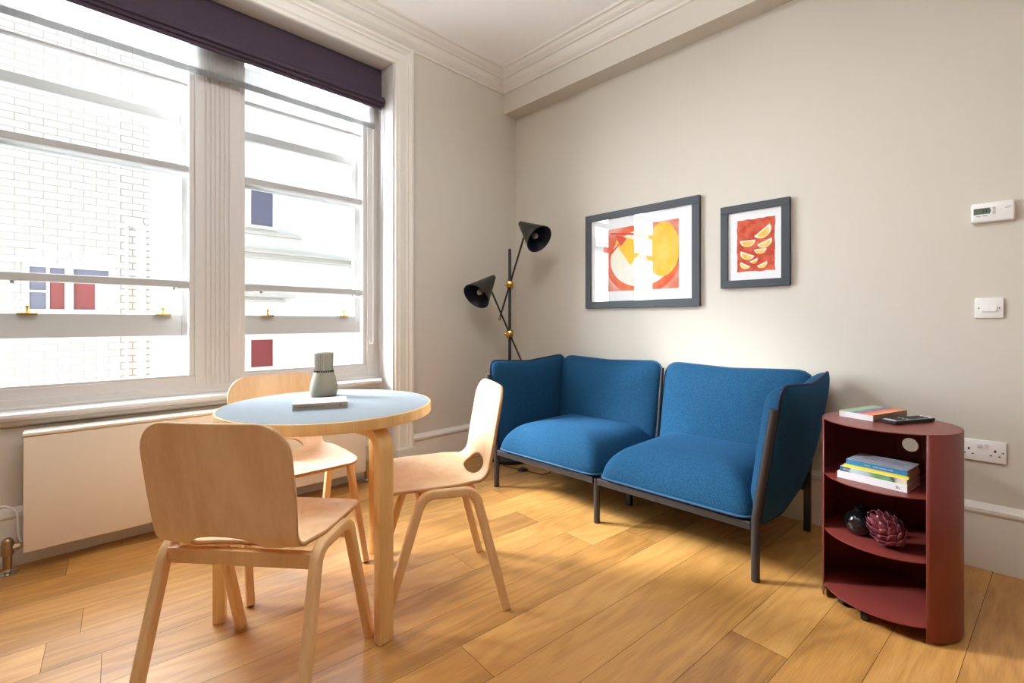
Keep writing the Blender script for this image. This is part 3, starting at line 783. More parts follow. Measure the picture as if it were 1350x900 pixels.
inner = [bm.verts.new((.031*math.cos(2*PI*i/m_), .031*math.sin(2*PI*i/m_), z1-.001)) for i in range(m_)]
inner2 = [bm.verts.new((.030*math.cos(2*PI*i/m_), .030*math.sin(2*PI*i/m_), z1-.05)) for i in range(m_)]
for a, b_ in ((rings[-1], inner), (inner, inner2)):
    for i in range(m_): bm.faces.new((a[i], a[(i+1) % m_], b_[(i+1) % m_], b_[i]))
bm.faces.new(inner2)
obj('ribbed_neck', bm, [M['vase'], M['vasel']], vs)
bm = BM()
for i in range(n_):
    a = 2*PI*(i+.4)/n_; box(bm, -.0022, .0022, -.0020, .0020, .1005, .1075, mtx=rotz(a) @ Matrix.Translation((.0373, 0, 0)))
obj('neck_dots', bm, M['vdark'], vs)

def book(name, label, loc, rz, w_, d_, h, cover, spine, pages, group=None, sides='both', top=None):
    """w_: spine length (x), d_: depth (y, spine at -y), h thickness"""
    b = thing(name, label, 'book', loc, rz, group)
    bm = BM(); c_ = .0015
    box(bm, -w_/2, w_/2, -d_/2, d_/2, 0, c_, mi=0); box(bm, -w_/2, w_/2, -d_/2, d_/2, h-c_, h, mi=0); box(bm, -w_/2, w_/2, -d_/2-.0005, -d_/2+c_, 0.0002, h-.0002, mi=1)
    obj('cover', bm, [cover, spine], b)
    bm = BM(); box(bm, -w_/2+.002, w_/2-.002, -d_/2+c_, d_/2-.003, c_, h-c_); obj('pages', bm, pages, b)
    return b
MG = lambda nme, r, g_, b_, ro=.5: plain(nme, rgb(r, g_, b_), ro)
pagew = MG('book_pages', 226, 220, 208, .8); greyink = MG('grey_ink', 96, 84, 72, .7)
# table book: spine from (1.142,-2.249) to (1.213,-2.085)
ang = math.atan2(-2.085+2.249, 1.213-1.142)
bk = book('book', 'white paperback with a grey spine lying on the round table', (1.125, -2.140, .7405), ang, .180, .125, .022, MG('white_cover', 240, 240, 238, .35), MG('grey_spine', 176, 166, 154, .5), MG('grey_pages', 150, 150, 150, .8))
text_mesh('The National Garden Trust  open to see', .0095, greyink, bk, Matrix.Translation((-.085, -.0633, .011)) @ Matrix.Rotation(PI/2, 4, 'X'), 'spine_title', sx=.62)
bm = BM(); box(bm, .064, .070, -.0637, -.0625, .008, .014); obj('spine_logo', bm, MG('red_brown_ink', 130, 74, 56), bk)
bm = BM(); box(bm, .025, .045, .022, .040, .0221, .0224); obj('cover_picture', bm, MG('cover_grey_print', 190, 194, 190), bk)

# ================================================================== FLOOR FILL_LAMP
fl = thing('floor_lamp', 'black two-arm floor lamp with cone shades and brass joints in the corner', 'floor lamp', (.275, -.339, 0))
bm = BM(); lathe(bm, [(.14, .001), (.150, .003), (.150, .022), (.146, .026), (.02, .030)], 48); obj('base', bm, M['black'], fl, smooth=True)
bm = BM(); lathe(bm, [(.0115, .028), (.0115, 1.600), (.007, 1.606)], 16); obj('pole', bm, M['black'], fl, smooth=True)
Rv = Vector((.702, .712, 0)); Tv = Vector((.712, -.702, 0))   # across the view, toward the room
def lp(r, t_, z): return Rv*r+Tv*t_+Vector((0, 0, z))
SH = ((lp(.075, .02, 1.80), (Rv*.56+Tv*.60+Vector((0, 0, -.60))).normalized()), (lp(-.118, .02, 1.395), (Rv*-.50+Tv*.60+Vector((0, 0, -.64))).normalized()))
for zc, (ap_, ax_), ln_ in ((1.333, SH[0], .25), (.958, SH[1], .20)):
    A = ap_+ax_*.09; J_ = lp(0, .022, zc); B_ = J_+(J_-A).normalized()*ln_
    bm = BM(); tube(bm, [A, B_], .0068, 10); obj('arm', bm, M['black'], fl, smooth=True)
    bm = BM(); lathe(bm, [(.015, -.034), (.026, -.028), (.026, .028), (.015, .034)], 20, mtx=Matrix.Translation((0, 0, zc)))
    lathe(bm, [(.008, -.03), (.024, -.024), (.030, 0), (.024, .026), (.008, .034)], 20, mtx=Matrix.Translation(lp(0, .02, zc)) @ Tv.to_track_quat('Z', 'Y').to_matrix().to_4x4())
    lathe(bm, [(.004, -.012), (.010, -.010), (.010, .010), (.004, .012)], 14, mtx=Matrix.Translation(lp(-.028, .01, zc)) @ Rv.to_track_quat('Z', 'Y').to_matrix().to_4x4())
    j_ = obj('joint', bm, M['brass'], fl, smooth=True)
    d_ = (B_-A).normalized(); bm = BM(); tube(bm, [B_-d_*.0, B_+d_*.035], .009, 12); obj('arm_end', bm, M['brass'], fl, smooth=True)
def shade(apex, axis, L_, r_, r0):
    ax = Vector(axis).normalized(); m4 = Matrix.Translation(apex) @ ax.to_track_quat('Z', 'Y').to_matrix().to_4x4()
    bm = BM(); N_ = 48
    def ringy(rr__, z): return [bm.verts.new((rr__*math.cos(2*PI*i/N_), rr__*math.sin(2*PI*i/N_), z)) for i in range(N_)]
    R_ = [ringy(r0*.5, 0), ringy(r0, .006), ringy(r_, L_), ringy(r_-.0025, L_), ringy(r0*.9, .02)]
    for q, (a, b_) in enumerate(zip(R_[:-1], R_[1:])):
        for i in range(N_):
            f = bm.faces.new((a[i], a[(i+1) % N_], b_[(i+1) % N_], b_[i])); f.material_index = 1 if q >= 3 else 0
    bm.faces.new(list(reversed(R_[0]))); f = bm.faces.new(R_[-1]); f.material_index = 1
    bmesh.ops.transform(bm, matrix=m4, verts=bm.verts)
    sh = obj('lamp_shade', bm, [M['black'], M['shadein']], fl, smooth=True)
    bm = BM(); lathe(bm, [(.014, .02), (.016, .135), (.015, .14)], 16, mtx=m4); obj('bulb_holder', bm, M['black'], sh, smooth=True)
    bm = BM(); lathe(bm, [(.010, .14), (.014, .15), (.024, .168), (.030, .190), (.026, .212), (.014, .224), (.003, .228)], 20, mtx=m4); obj('bulb', bm, M['bulb'], sh, smooth=True)
shade(lp(.075, .02, 1.80), Rv*.56+Tv*.60+Vector((0, 0, -.60)), .255, .108, .017)
shade(lp(-.118, .02, 1.395), Rv*-.50+Tv*.60+Vector((0, 0, -.64)), .255, .108, .017)
fc = thing('lamp_cord', 'black lamp cord with foot switch lying on the floor under the sofa', 'cord', (.56, -.44, 0))
def CL(x, y_, z=.004): return Vector((x-.56, y_+.44, z))
raw = [CL(.40, -.27), CL(.33, -.40), CL(.34, -.49), CL(.441, -.479), CL(.52, -.470), CL(.557, -.459), CL(.617, -.448), CL(.70, -.440), CL(.70, -.36), CL(.66, -.31), CL(.74, -.30), CL(.73, -.2), CL(.60, -.12)]
bm = BM(); tube(bm, fillet(raw, .03, 4), .003, 8); obj('cord', bm, M['black'], fc, smooth=True)
bm = BM(); lathe(bm, [(.030, .001), (.031, .008), (.024, .018), (.010, .024), (.003, .026)], 24, mtx=Matrix.Translation((CL(.537, -.466, 0))) @ rotz(.7) @ Matrix.Diagonal((1.25, .8, 1, 1))); obj('foot_switch', bm, M['black'], fc, smooth=True)

# ================================================================== PICTURES
def picture(label, x0, x1, z0, z1, fw, depth=.028):
    cx, cz = (x0+x1)/2, (z0+z1)/2; w_, h = x1-x0, z1-z0
    p = thing('framed_print', label, 'picture', (cx, 0, cz), 0, 'framed prints above the sofa')
    bm = BM()
    for a, b_, c_, d_ in ((-w_/2, w_/2, h/2-fw, h/2), (-w_/2, w_/2, -h/2, -h/2+fw), (-w_/2, -w_/2+fw, -h/2+fw, h/2-fw), (w_/2-fw, w_/2, -h/2+fw, h/2-fw)):
        box(bm, a, b_, -depth, -.002, c_, d_, bev=.0012, seg=1)
    obj('frame', bm, M['framegrey'], p)
    bm = BM(); box(bm, -w_/2+fw-.002, w_/2-fw+.002, -.016, -.003, -h/2+fw-.002, h/2-fw+.002); obj('paper_mount', bm, M['paper'], p)
    bm = BM(); box(bm, -w_/2+fw-.002, w_/2-fw+.002, -.0215, -.020, -h/2+fw-.002, h/2-fw+.002); obj('glass', bm, M['picglass'], p)
    return p, (cx, cz)
p1, (c1x, c1z) = picture('larger framed print of an orange ring and yellow cone shape', .752, 1.606, 1.147, 1.824, .048)
def layer(polys, name, mat, parent, c, y_):
    bm = BM()
    for poly in polys:
        A = [bm.verts.new((x-c[0], y_, z-c[1])) for x, z in poly]; B_ = [bm.verts.new((x-c[0], y_+.0004, z-c[1])) for x, z in poly]
        k = len(A); bm.faces.new(A); bm.faces.new(list(reversed(B_)))
        for i in range(k): bm.faces.new((A[i], B_[i], B_[(i+1) % k], A[(i+1) % k]))
    return obj(name, bm, mat, parent)
X0, X1, Z0, Z1 = .905, 1.470, 1.264, 1.703
c1 = (c1x, c1z)
def clip(poly):
    def cl(P, f, g_):
        out = []
        for i in range(len(P)):
            a, b_ = P[i-1], P[i]; fa, fb = f(a), f(b_)
            if fa >= 0 and fb >= 0: out.append(b_)
            elif fa >= 0 > fb or fa < 0 <= fb:
                t_ = fa/(fa-fb); q = (a[0]+(b_[0]-a[0])*t_, a[1]+(b_[1]-a[1])*t_); out.append(q)
                if fb >= 0: out.append(b_)
        return out
    for f in (lambda p: p[0]-X0, lambda p: X1-p[0], lambda p: p[1]-Z0, lambda p: Z1-p[1]): poly = cl(poly, f, None)
    return poly
def ell(cx, cz, a, b_, n_=72, a0=0, a1=360): return [(cx+a*math.cos(math.radians(a0+(a1-a0)*i/n_)), cz+b_*math.sin(math.radians(a0+(a1-a0)*i/n_))) for i in range(n_)]
m, n, b = new_mat('print_wash_pink')
def wash(name, ca, cb, sc_=9):
    m, n, b = new_mat(name); t = n.nodes.new('ShaderNodeTexCoord'); nz = n.nodes.new('ShaderNodeTexNoise'); nz.inputs['Scale'].default_value = sc_; nz.inputs['Detail'].default_value = 4
    rp = n.nodes.new('ShaderNodeValToRGB'); rp.color_ramp.elements[0].position = .4; rp.color_ramp.elements[1].position = .62
    rp.color_ramp.elements[0].color = ca; rp.color_ramp.elements[1].color = cb
    n.links.new(t.outputs['Object'], nz.inputs['Vector']); n.links.new(nz.outputs['Fac'], rp.inputs[0]); n.links.new(rp.outputs[0], b.inputs['Base Color']); b.inputs['Roughness'].default_value = .8
    return m
layer([[(X0, Z0), (X1, Z0), (X1, Z1), (X0, Z1)]], 'print_ground', wash('print_pink_wash', rgb(226, 120, 92), rgb(240, 190, 176), 5), p1, c1, -.0166)
layer([clip(ell(1.205, 1.478, .285, .245))], 'print_ring', wash('print_orange', rgb(232, 92, 50), rgb(240, 130, 84), 6), p1, c1, -.0171)
layer([clip(ell(1.200, 1.478, .235, .190))], 'print_disc', wash('print_cream', rgb(246, 240, 214), rgb(250, 246, 236), 6), p1, c1, -.0176)
layer([clip(ell(1.36, 1.52, .115, .175))], 'print_yellow', wash('print_yellow', rgb(244, 196, 48), rgb(246, 210, 90), 8), p1, c1, -.0181)
layer([[(1.035, 1.655), (1.005, 1.600), (1.125, 1.435), (1.245, 1.570)]], 'print_cone', MG('print_gold', 246, 200, 44, .7), p1, c1, -.0186)
layer([[(1.052, 1.648), (1.010, 1.652), (1.020, 1.62), (1.050, 1.572), (1.095, 1.62)], [(1.045, 1.590), (1.035, 1.583), (.955, 1.505), (.945, 1.520), (1.040, 1.600)],
       [(.965, 1.665), (1.150, 1.640), (1.150, 1.652), (.965, 1.676)], ell(.935, 1.640, .016, .045, 20)], 'print_red_marks', MG('print_red', 226, 52, 40, .7), p1, c1, -.0191)
p2, (c2x, c2z) = picture('smaller framed print of yellow fruit slices on brick red', 1.732, 2.097, 1.246, 1.721, .042)
X0, X1, Z0, Z1 = 1.822, 2.022, 1.334, 1.631; c2 = (c2x, c2z)
rnd2 = random.Random(5)
edge = []
for i in range(40):
    t_ = i/40*4; s_ = int(t_); f_ = t_-s_; j_ = rnd2.uniform(-.003, .003)
    edge.append([(X0+(X1-X0)*f_, Z0+j_), (X1+j_, Z0+(Z1-Z0)*f_), (X1-(X1-X0)*f_, Z1+j_), (X0+j_, Z1-(Z1-Z0)*f_)][s_])
layer([edge], 'print_ground', wash('print_brick_red', rgb(196, 62, 40), rgb(222, 104, 74), 22), p2, c2, -.0166)
def half(cx, cz, r, rot, k=16):
    out = []
    for i in range(k+1):
        a = PI+PI*i/k; x, z = r*math.cos(a), r*.9*math.sin(a); ca, sa = math.cos(rot), math.sin(rot)
        out.append((cx+x*ca-z*sa, cz+x*sa+z*ca))
    return out
hs = [(1.955, 1.562, .050, .65), (1.880, 1.513, .042, -.02), (1.968, 1.498, .040, .40), (1.880, 1.438, .040, -.42), (1.947, 1.458, .032, .05), (1.868, 1.378, .030, -.55), (1.912, 1.400, .022, .38), (1.955, 1.375, .028, .42)]
layer([half(*h) for h in hs], 'print_slices', MG('print_cream_white', 246, 238, 214, .8), p2, c2, -.0171)
layer([half(h[0]+.005*math.sin(h[3]), h[1]-.008, h[2]*.72, h[3]) for h in hs], 'print_slice_flesh', wash('print_slice_yellow', rgb(246, 196, 84), rgb(248, 220, 130), 25), p2, c2, -.0176)

# ================================================================== RED SIDE TABLE
CX, CY, CR = 2.587, -.665, .200
cb = thing('side_table', 'oxide red cylindrical metal side table with open shelves right of the sofa', 'side table', (CX, CY, 0))
A0, A1 = math.radians(306), math.radians(204+360)      # shell runs from 306 deg round the back to 213 deg
hz, ha_, hr = .573, math.radians(77), .026
bm = BM(); zb, zt_ = .010, .684
def cylp(a, z, r=CR): return (r*math.cos(a), r*math.sin(a), z)
hA = ha_+2*PI; dsa = .05/CR
ang_l = [A0+(hA-dsa-A0)*i/30 for i in range(31)]; ang_r = [hA+dsa+(A1-hA-dsa)*i/30 for i in range(31)]
def strip(al, zl):
    for z0_, z1_ in zip(zl[:-1], zl[1:]):
        for a0_, a1_ in zip(al[:-1], al[1:]): bm.faces.new([bm.verts.new(cylp(*q)) for q in ((a0_, z0_), (a1_, z0_), (a1_, z1_), (a0_, z1_))])
strip(ang_l, [zb, zt_]); strip(ang_r, [zb, zt_])
mid = [hA-dsa+2*dsa*i/8 for i in range(9)]
strip(mid, [zb, hz-.05]); strip(mid, [hz+.05, zt_])
sqp = []
for i in range(8): sqp.append((-dsa+2*dsa*i/8, -.05))
for i in range(8): sqp.append((dsa, -.05+.1*i/8))
for i in range(8): sqp.append((dsa-2*dsa*i/8, .05))
for i in range(8): sqp.append((-dsa, .05-.1*i/8))
for i in range(32):
    q0, q1 = sqp[i], sqp[(i+1) % 32]
    def inn(q):
        an = math.atan2(q[1], q[0]*CR); return (hr*math.cos(an)/CR, hr*math.sin(an))
    i0, i1 = inn(q0), inn(q1)
    bm.faces.new([bm.verts.new(cylp(hA+q[0], hz+q[1])) for q in (q0, q1, i1, i0)])
bmesh.ops.remove_doubles(bm, verts=bm.verts, dist=1e-5)
o = obj('curved_wall', bm, M['redmetal'], cb, smooth=30)
md = o.modifiers.new('thick', 'SOLIDIFY'); md.thickness = .003; md.offset = 0
for nm, z in (('top', .684), ('shelf', .475), ('shelf', .267), ('shelf', .058)):
    bm = BM(); lathe(bm, [(CR-.002 if nm != 'top' else CR+.001, z-.003), (CR-.002 if nm != 'top' else CR+.001, z)], 96); obj(nm, bm, M['redmetal'], cb)
for a in (250, 340, 160, 70, 215):
    a = math.radians(a); bm = BM(); q = (.145*math.cos(a), .145*math.sin(a))
    m4 = Matrix.Translation((q[0], q[1], .021)) @ rotz(a+.5) @ Matrix.Rotation(PI/2, 4, 'X')
    lathe(bm, [(.008, -.012), (.020, -.010), (.020, .010), (.008, .012)], 20, mtx=m4); box(bm, q[0]-.012, q[0]+.012, q[1]-.012, q[1]+.012, .040, .055, bev=.002)
    obj('caster', bm, M['black'], cb, smooth=True)
# stack of four books
zt = .4755
ang = math.atan2(-.805+.774, 2.655-2.452)
ux, uy = math.cos(ang), math.sin(ang); nx, ny = -uy, ux
def bpos(along, d_): # spine mid point start (2.452,-.774)
    return (2.452+ux*along+nx*d_/2, -.770+uy*along+ny*d_/2)
wc = MG('book_white', 236, 236, 240, .4)
spec = [('thick white paperback at the bottom of the stack on the shelf', .205, .150, .024, .102, 0.0, wc, wc),
        ('book with a landscape photo spine, second from bottom of the stack', .196, .148, .017, .104, .012, wc, None),
        ('thin yellow spined book, second from top of the stack', .188, .140, .010, .110, .020, MG('book_yellow', 240, 216, 96, .4), MG('book_yellow_spine', 246, 226, 84, .4)),
        ('blue spined book with pale lettered cover on top of the stack', .178, .136, .018, .112, .026, MG('book_pale', 205, 210, 226, .3), MG('book_blue', 64, 140, 190, .4))]
# landscape spine
m, n, b = new_mat('landscape_spine')
t = n.nodes.new('ShaderNodeTexCoord'); s_ = n.nodes.new('ShaderNodeSeparateXYZ'); mr = n.nodes.new('ShaderNodeMapRange'); mr.inputs[1].default_value = -.098; mr.inputs[2].default_value = .098
nz = n.nodes.new('ShaderNodeTexNoise'); nz.inputs['Scale'].default_value = 90; ad = n.nodes.new('ShaderNodeMath'); ad.operation = 'MULTIPLY_ADD'; ad.inputs[1].default_value = .12
rp = n.nodes.new('ShaderNodeValToRGB'); e = rp.color_ramp.elements; e[0].position = 0; e[0].color = rgb(60, 100, 150); e[1].position = 1; e[1].color = rgb(226, 214, 190)
for p_, c_ in ((.2, rgb(70, 96, 110)), (.26, rgb(190, 214, 216)), (.48, rgb(176, 186, 196)), (.62, rgb(96, 150, 70)), (.8, rgb(120, 160, 130)), (.88, rgb(52, 70, 44)), (.94, rgb(220, 205, 190))):
    x = e.new(p_); x.color = c_
n.links.new(t.outputs['Object'], s_.inputs[0]); n.links.new(s_.outputs['X'], mr.inputs[0]); n.links.new(t.outputs['Object'], nz.inputs['Vector'])
n.links.new(nz.outputs['Fac'], ad.inputs[0]); n.links.new(mr.outputs[0], ad.inputs[2]); n.links.new(ad.outputs[0], rp.inputs[0]); n.links.new(rp.outputs[0], b.inputs['Base Color'])
landscape = m
z = zt; bks = []
for lab, w_, d_, h, al, back, cov, spn in spec:
    px, py = bpos(al, d_); px += nx*back*.6; py += ny*back*.6
    q = book('book', lab, (px, py, z), ang+(.02 if 'yellow' in lab else 0), w_, d_, h, cov, spn or landscape, pagew, 'books stacked in the side table'); bks.append((q, w_, d_, h)); z += h+.0004
q, w_, d_, h = bks[0]; bm = BM()
for i, xx in enumerate((.072, .076, .080)): box(bm, xx, xx+.0022, -d_/2-.0009, -d_/2, .008, .017-.002*i)
obj('spine_logo', bm, MG('dark_teal_ink', 70, 100, 96), q)
text_mesh('Hill Country', .008, wc, bks[1][0], Matrix.Translation((-.088, -bks[1][2]/2-.0007, .009)) @ Matrix.Rotation(PI/2, 4, 'X'), 'spine_title', sx=.6)
q, w_, d_, h = bks[3]
text_mesh('Inns', .010, MG('lime_ink', 200, 220, 90), q, Matrix.Translation((-.032, -d_/2-.0007, .009)) @ Matrix.Rotation(PI/2, 4, 'X'), 'spine_title')
text_mesh('of the county roads', .008, wc, q, Matrix.Translation((-.008, -d_/2-.0007, .009)) @ Matrix.Rotation(PI/2, 4, 'X'), 'spine_title', sx=.9)
bm = BM()
for i, (a, b_, c_) in enumerate(((-.06, .0, .028), (-.062, .03, .012), (-.055, -.01, -.004), (.03, .07, .02), (.03, .06, .006), (.03, .066, -.010))): box(bm, a, b_, c_, c_+.003, h, h+.0003)
obj('cover_lines', bm, MG('slate_ink', 96, 104, 124), q)
# top: rainbow book
m, n, b = new_mat('rainbow_cover')
t = n.nodes.new('ShaderNodeTexCoord'); s_ = n.nodes.new('ShaderNodeSeparateXYZ'); mr = n.nodes.new('ShaderNodeMapRange'); mr.inputs[1].default_value = -.09; mr.inputs[2].default_value = .09
rp = n.nodes.new('ShaderNodeValToRGB'); rp.color_ramp.interpolation = 'LINEAR'; e = rp.color_ramp.elements
e[0].position = 0; e[0].color = rgb(190, 178, 130); e[1].position = 1; e[1].color = rgb(250, 236, 200)
for p_, c_ in ((.1, rgb(216, 150, 90)), (.2, rgb(140, 176, 120)), (.34, rgb(150, 190, 150)), (.44, rgb(80, 110, 160)), (.54, rgb(120, 70, 110)), (.64, rgb(226, 80, 60)), (.76, rgb(246, 130, 50)), (.88, rgb(250, 190, 70))):
    x = e.new(p_); x.color = c_
n.links.new(t.outputs['Object'], s_.inputs[0]); n.links.new(s_.outputs['X'], mr.inputs[0]); n.links.new(mr.outputs[0], rp.inputs[0]); n.links.new(rp.outputs[0], b.inputs['Base Color']); b.inputs['Roughness'].default_value = .25
rb_m = m
# corners: left (2.431,-.699) front (2.544,-.706) right (2.623,-.463)
bx = thing('book', 'white edged book with rainbow striped cover on top of the side table', 'book', (2.533, -.586, .6845), math.radians(-3))
bm = BM(); box(bm, -.058, .058, -.118, .118, 0, .0225, bev=.001, seg=1); obj('pages', bm, wc, bx)
bm = BM(); box(bm, -.0585, .0585, -.1185, .1185, .0226, .0238); obj('cover', bm, rb_m, bx)
bm = BM(); box(bm, .0582, .0594, -.1185, .1185, .0, .0236); obj('spine', bm, MG('tan_spine', 150, 128, 110, .5), bx)
bx.rotation_euler = (0, 0, math.radians(-18)); bx.location = (2.530, -.575, .6845)
# remote
rm = thing('remote_control', 'black remote control with silver keys lying on the side table', 'remote control', (2.640, -.620, .6845), math.atan2(.255, .135))
bm = BM(); prism(bm, [(-.1, 0.004), (-.09, 0), (.09, 0), (.1, .006), (.1, .013), (-.1, .013)], -.024, .024, 'y'); obj('body', bm, M['black'], rm)
bm = BM(); box(bm, -.098, .098, -.0225, .0225, .0131, .0145, bev=.0006, seg=1); obj('face_plate', bm, MG('silver_plate', 168, 170, 174, .35), rm)
bm = BM()
for i in range(13):
    for j in range(3):
        if i == 4: continue
        xx = -.078+i*.0125; yy = -.014+j*.014; box(bm, xx-.0042, xx+.0042, yy-.0045, yy+.0045, .0146, .0168, bev=.0008, seg=1)
obj('keys', bm, MG('key_rubber', 36, 36, 40, .5), rm)
for a_, b_ in ((.080, .095), (-.097, -.088)):
    bm = BM(); box(bm, a_, b_, -.019, .019, .0146, .0156); obj('light_key', bm, MG('key_white', 235, 235, 230, .4), rm)
# small black vase
bv = thing('bud_vase', 'small round glossy black vase on the middle shelf', 'vase', (2.507, -.715, .2675))
bm = BM(); lathe(bm, [(.018, 0), (.030, .003), (.040, .016), (.0445, .036), (.043, .054), (.034, .070), (.020, .080), (.013, .084), (.012, .092), (.015, .096), (.0165, .100), (.014, .102), (.010, .101), (.009, .085)], 40); obj('body', bm, M['blackglaze'], bv, smooth=True)
# artichoke
art = thing('artichoke', 'purple artichoke lying on the middle shelf beside the vase', 'artichoke', (2.600, -.775, .2745))
m, n, b = new_mat('artichoke_bract')
t = n.nodes.new('ShaderNodeTexCoord'); nz = n.nodes.new('ShaderNodeTexNoise'); nz.inputs['Scale'].default_value = 60; rp = n.nodes.new('ShaderNodeValToRGB')
rp.color_ramp.elements[0].position = .35; rp.color_ramp.elements[1].position = .7; rp.color_ramp.elements[0].color = rgb(92, 24, 46); rp.color_ramp.elements[1].color = rgb(160, 84, 98)
n.links.new(t.outputs['Object'], nz.inputs['Vector']); n.links.new(nz.outputs['Fac'], rp.inputs[0]); n.links.new(rp.outputs[0], b.inputs['Base Color']); b.inputs['Roughness'].default_value = .6
artm = m; tipm = MG('bract_tip', 214, 190, 176, .5)
m4 = Matrix.Translation((0, 0, .052)) @ (Vector((-.50, -.28, .62)).to_track_quat('Z', 'Y').to_matrix().to_4x4())
bm = BM(); lathe(bm, [(.010, -.046), (.030, -.038), (.040, -.015), (.040, .01), (.030, .034), (.012, .050), (.002, .054)], 24, mtx=m4)
golden = PI*(3-math.sqrt(5))
for i in range(48):
    f_ = i/47; zc = -.040+.088*f_; R0 = .044*math.sqrt(max(.04, 1-((zc+.004)/.056)**2)); a = i*golden
    ln = .044-.008*f_; wd = .0215-.007*f_; tilt = .75-.50*f_  # outward opening
    base = Matrix.Rotation(a, 4, 'Z') @ Matrix.Translation((R0*.80, 0, zc)) @ Matrix.Rotation(tilt-.55*f_, 4, 'Y')
    NU, NV = 6, 6; g_ = []
    for u in range(NU+1):
        uu = u/NU; ww = wd*math.sin(PI*min(1, .18+uu*.82))**.75 if uu < 1 else .0008; row = []
        for v_ in range(NV+1):
            vv = -1+2*v_/NV; curv = -.006*vv*vv*(ww/wd); row.append(bm.verts.new(m4 @ (base @ Vector((.004+curv+.004*math.sin(uu*PI)+.002*uu*uu, vv*ww, uu*ln-.006)))))
        g_.append(row)
    for u in range(NU):
        for v_ in range(NV):
            f = bm.faces.new((g_[u][v_], g_[u][v_+1], g_[u+1][v_+1], g_[u+1][v_])); f.material_index = 1 if u >= NU-1 and v_ in (2, 3) and i % 2 == 0 else 0
ao = obj('bracts', bm, [artm, tipm], art, smooth=60)
md = ao.modifiers.new('thick', 'SOLIDIFY'); md.thickness = .0012
bm = BM(); tube(bm, [m4 @ Vector((0, 0, -.044)), m4 @ Vector((.002, 0, -.062))], .010, 12); obj('stem', bm, MG('stem_brown', 110, 90, 66, .7), art, smooth=True)

# ================================================================== ADDED FITTING FOR THE FILL LIGHT, OUT OF FRAME
cl = thing('added_fill_bowl', 'added white hanging bowl, out of frame, holding the fill light for the ceiling', 'fill lamp', (1.95, -2.35, CEIL))
bm = BM(); lathe(bm, [(.06, -.001), (.06, -.03), (.01, -.035)], 32); obj('ceiling_rose', bm, M['plastic'], cl, smooth=True)
bm = BM(); lathe(bm, [(.008, -.03), (.008, -.70)], 12); obj('stem', bm, M['chrome'], cl)
bm = BM(); lathe(bm, [(.02, -.72), (.25, -.70), (.36, -.65), (.40, -.57), (.395, -.57), (.35, -.64), (.24, -.685), (.02, -.70)], 48); obj('bowl', bm, M['plastic'], cl, smooth=True)

# ================================================================== OUTSIDE
bm = BM(); box(bm, -30, -.45, -20, 14, -1.7, -1.5); obj('ground', bm, M['asphalt'], kind='structure')
bb = thing('brick_building', 'white painted brick building across the yard with red-curtained window', 'building', (-5.0, -3.0, -3.0))
W0, W1, WZ0, WZ1 = -3.07, -2.22, 1.15, 1.76     # window opening
def BL(a): return a
bm = BM()
def wbox(y0, y1, z0, z1, x0=-1.2, x1=0, **k): box(bm, x0, x1, y0+3.0, y1+3.0, z0+3.0, z1+3.0, **k)
wbox(-4.1, W0, -3, 4.9); wbox(W1, -1.875, -3, 4.9); wbox(W0, W1, -3, WZ0); wbox(W0, W1, WZ1, 4.9); wbox(W0, W1, WZ0, WZ1, -1.2, -.3)
obj('brick_wall', bm, M['brick'], bb)
bm = BM(); s = .06
wbox(W0+.07, W1-.07, WZ0+.001, WZ0+.05, -.12, -.05); wbox(W0+.07, W1-.07, WZ1-.06, WZ1-.001, -.12, -.05); wbox(W0+.001, W0+.07, WZ0+.001, WZ1-.001, -.121, -.051); wbox(W1-.07, W1-.001, WZ0+.001, WZ1-.001, -.121, -.051); wbox(-2.70, -2.62, WZ0+.002, WZ1-.002, -.12, -.04)
wbox(-2.86, -2.83, WZ0+.05, WZ1-.06, -.11, -.06); wbox(W0+.07, -2.86, 1.40, 1.425, -.109, -.061)
wf = obj('window_frame', bm, M['stucco'], bb)
bm = BM(); wbox(W0+.05, -2.85, WZ0, WZ1, -.2, -.10); wbox(-2.85, -2.66, 1.58, WZ1, -.2, -.10); wbox(-2.66, W1-.05, 1.60, WZ1, -.2, -.10); obj('pane', bm, M['paneblue'], wf)
bm = BM(); wbox(-2.85, -2.66, WZ0, 1.58, -.2, -.10); wbox(-2.66, -2.42, WZ0, 1.60, -.2, -.10); obj('curtain', bm, M['panered'], wf)
bm = BM(); wbox(-2.42, W1-.05, WZ0, 1.60, -.2, -.10); obj('blind', bm, M['ledge'], wf)
bm = BM()
k = 22
for i in range(k):
    y0 = W0-.02+(W1-W0+.04)*i/k; arc = .035*math.sin(PI*(i+.5)/k); box(bm, 0, .012, y0+3+.003, y0+3+(W1-W0+.04)/k-.003, WZ1+3.0+arc-.02, WZ1+3.0+arc+.12)
obj('brick_arch', bm, M['stucco'], bb)
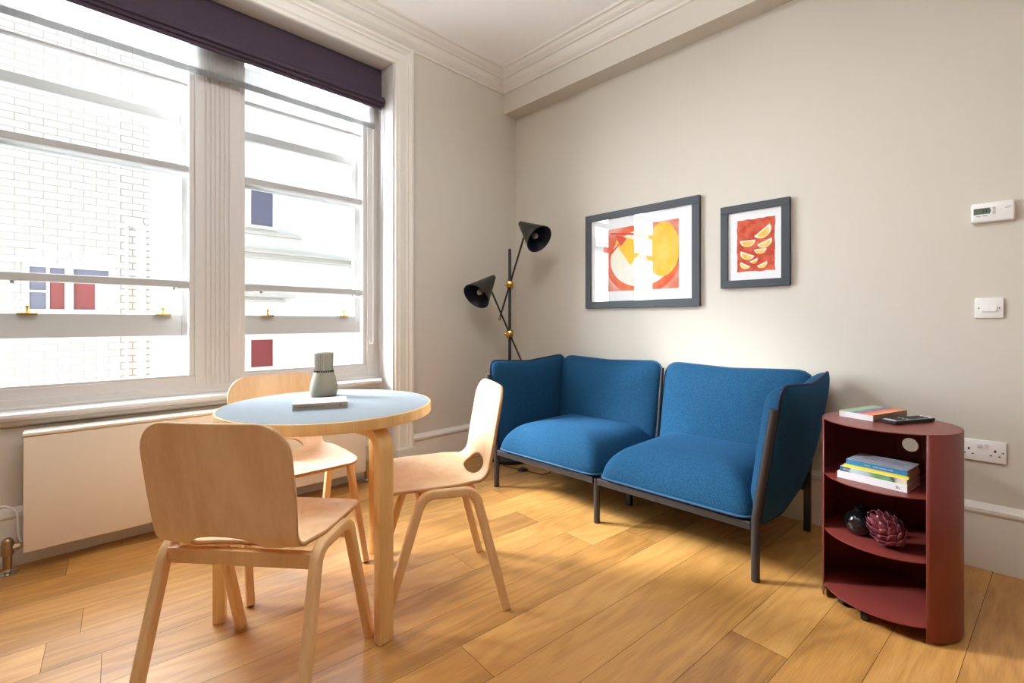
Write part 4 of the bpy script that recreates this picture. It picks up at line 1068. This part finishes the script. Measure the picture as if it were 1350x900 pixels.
bm = BM(); tube(bm, fillet([(.02, 3-2.06, 3+2.32), (.10, 3-2.06, 3+2.34), (.10, 3-1.98, 3+2.28), (.10, 3-1.98, .02)], .05, 6), .05, 14); obj('drain_pipe', bm, M['pvc'], bb, smooth=True)
bm = BM(); tube(bm, [(.03, 3-2.20, 3+4.6), (.03, 3-2.20, .02)], .012, 8); obj('cable_pipe', bm, M['pvc'], bb, smooth=True)
bm = BM(); tube(bm, [(.05, 3-2.12, 3+2.35), (.05, 3-2.12, .02)], .02, 8); obj('thin_pipe', bm, M['ledge'], bb, smooth=True)
bm = BM(); wbox(-2.17, -1.90, -3, 1.50, 0, .006); obj('tiled_strip', bm, brick('bare_brick', rgb(214, 186, 170), rgb(226, 200, 186), rgb(150, 130, 120)), bb)

fb = thing('rendered_building', 'white rendered building with stone ledges seen through the right window', 'building', (-6.5, 1.0, -3.0))
bm = BM()
def fbx(y0, y1, z0, z1, x0=-1.0, x1=0): box(bm, x0, x1, y0-1.0, y1-1.0, z0+3, z1+3)
fbx(-1.9, 5.0, -3, 5.6); obj('facade', bm, M['stucco'], fb)
bm = BM(); pass
for q in ((-.45, 5, 2.30, 2.35, 0, .10), (-.45, 5, 2.20, 2.24, 0, .05), (-.45, .62, 2.63, 2.68, 0, .10), (-.45, .5, 1.50, 1.55, 0, .12), (-.45, .35, 1.42, 1.45, 0, .07)):
    bm = BM(); fbx(*q); obj('ledge', bm, M['ledge'], fb)
for z0, z1, mt in ((2.797, 3.453, M['paneblue']), (.231, .725, M['panered'])):
    bm = BM()
    y0, y1 = -.247, .123
    for a, b_, c_, d_ in ((y0-.07, y0, z0-.06, z1+.06), (y1, y1+.07, z0-.06, z1+.06), (y0, y1, z1, z1+.06), (y0, y1, z0-.06, z0)): fbx(a, b_, c_, d_, 0, .05)
    w_ = obj('window_frame', bm, M['stucco'], fb)
    bm = BM(); fbx(y0, y1, z0, z1, 0, .012); obj('pane', bm, mt, w_)
bm = BM(); tube(bm, [(.08, .72, 3+4.5), (.08, .72, .02)], .045, 12); obj('drain_pipe', bm, M['pvc'], fb, smooth=True)
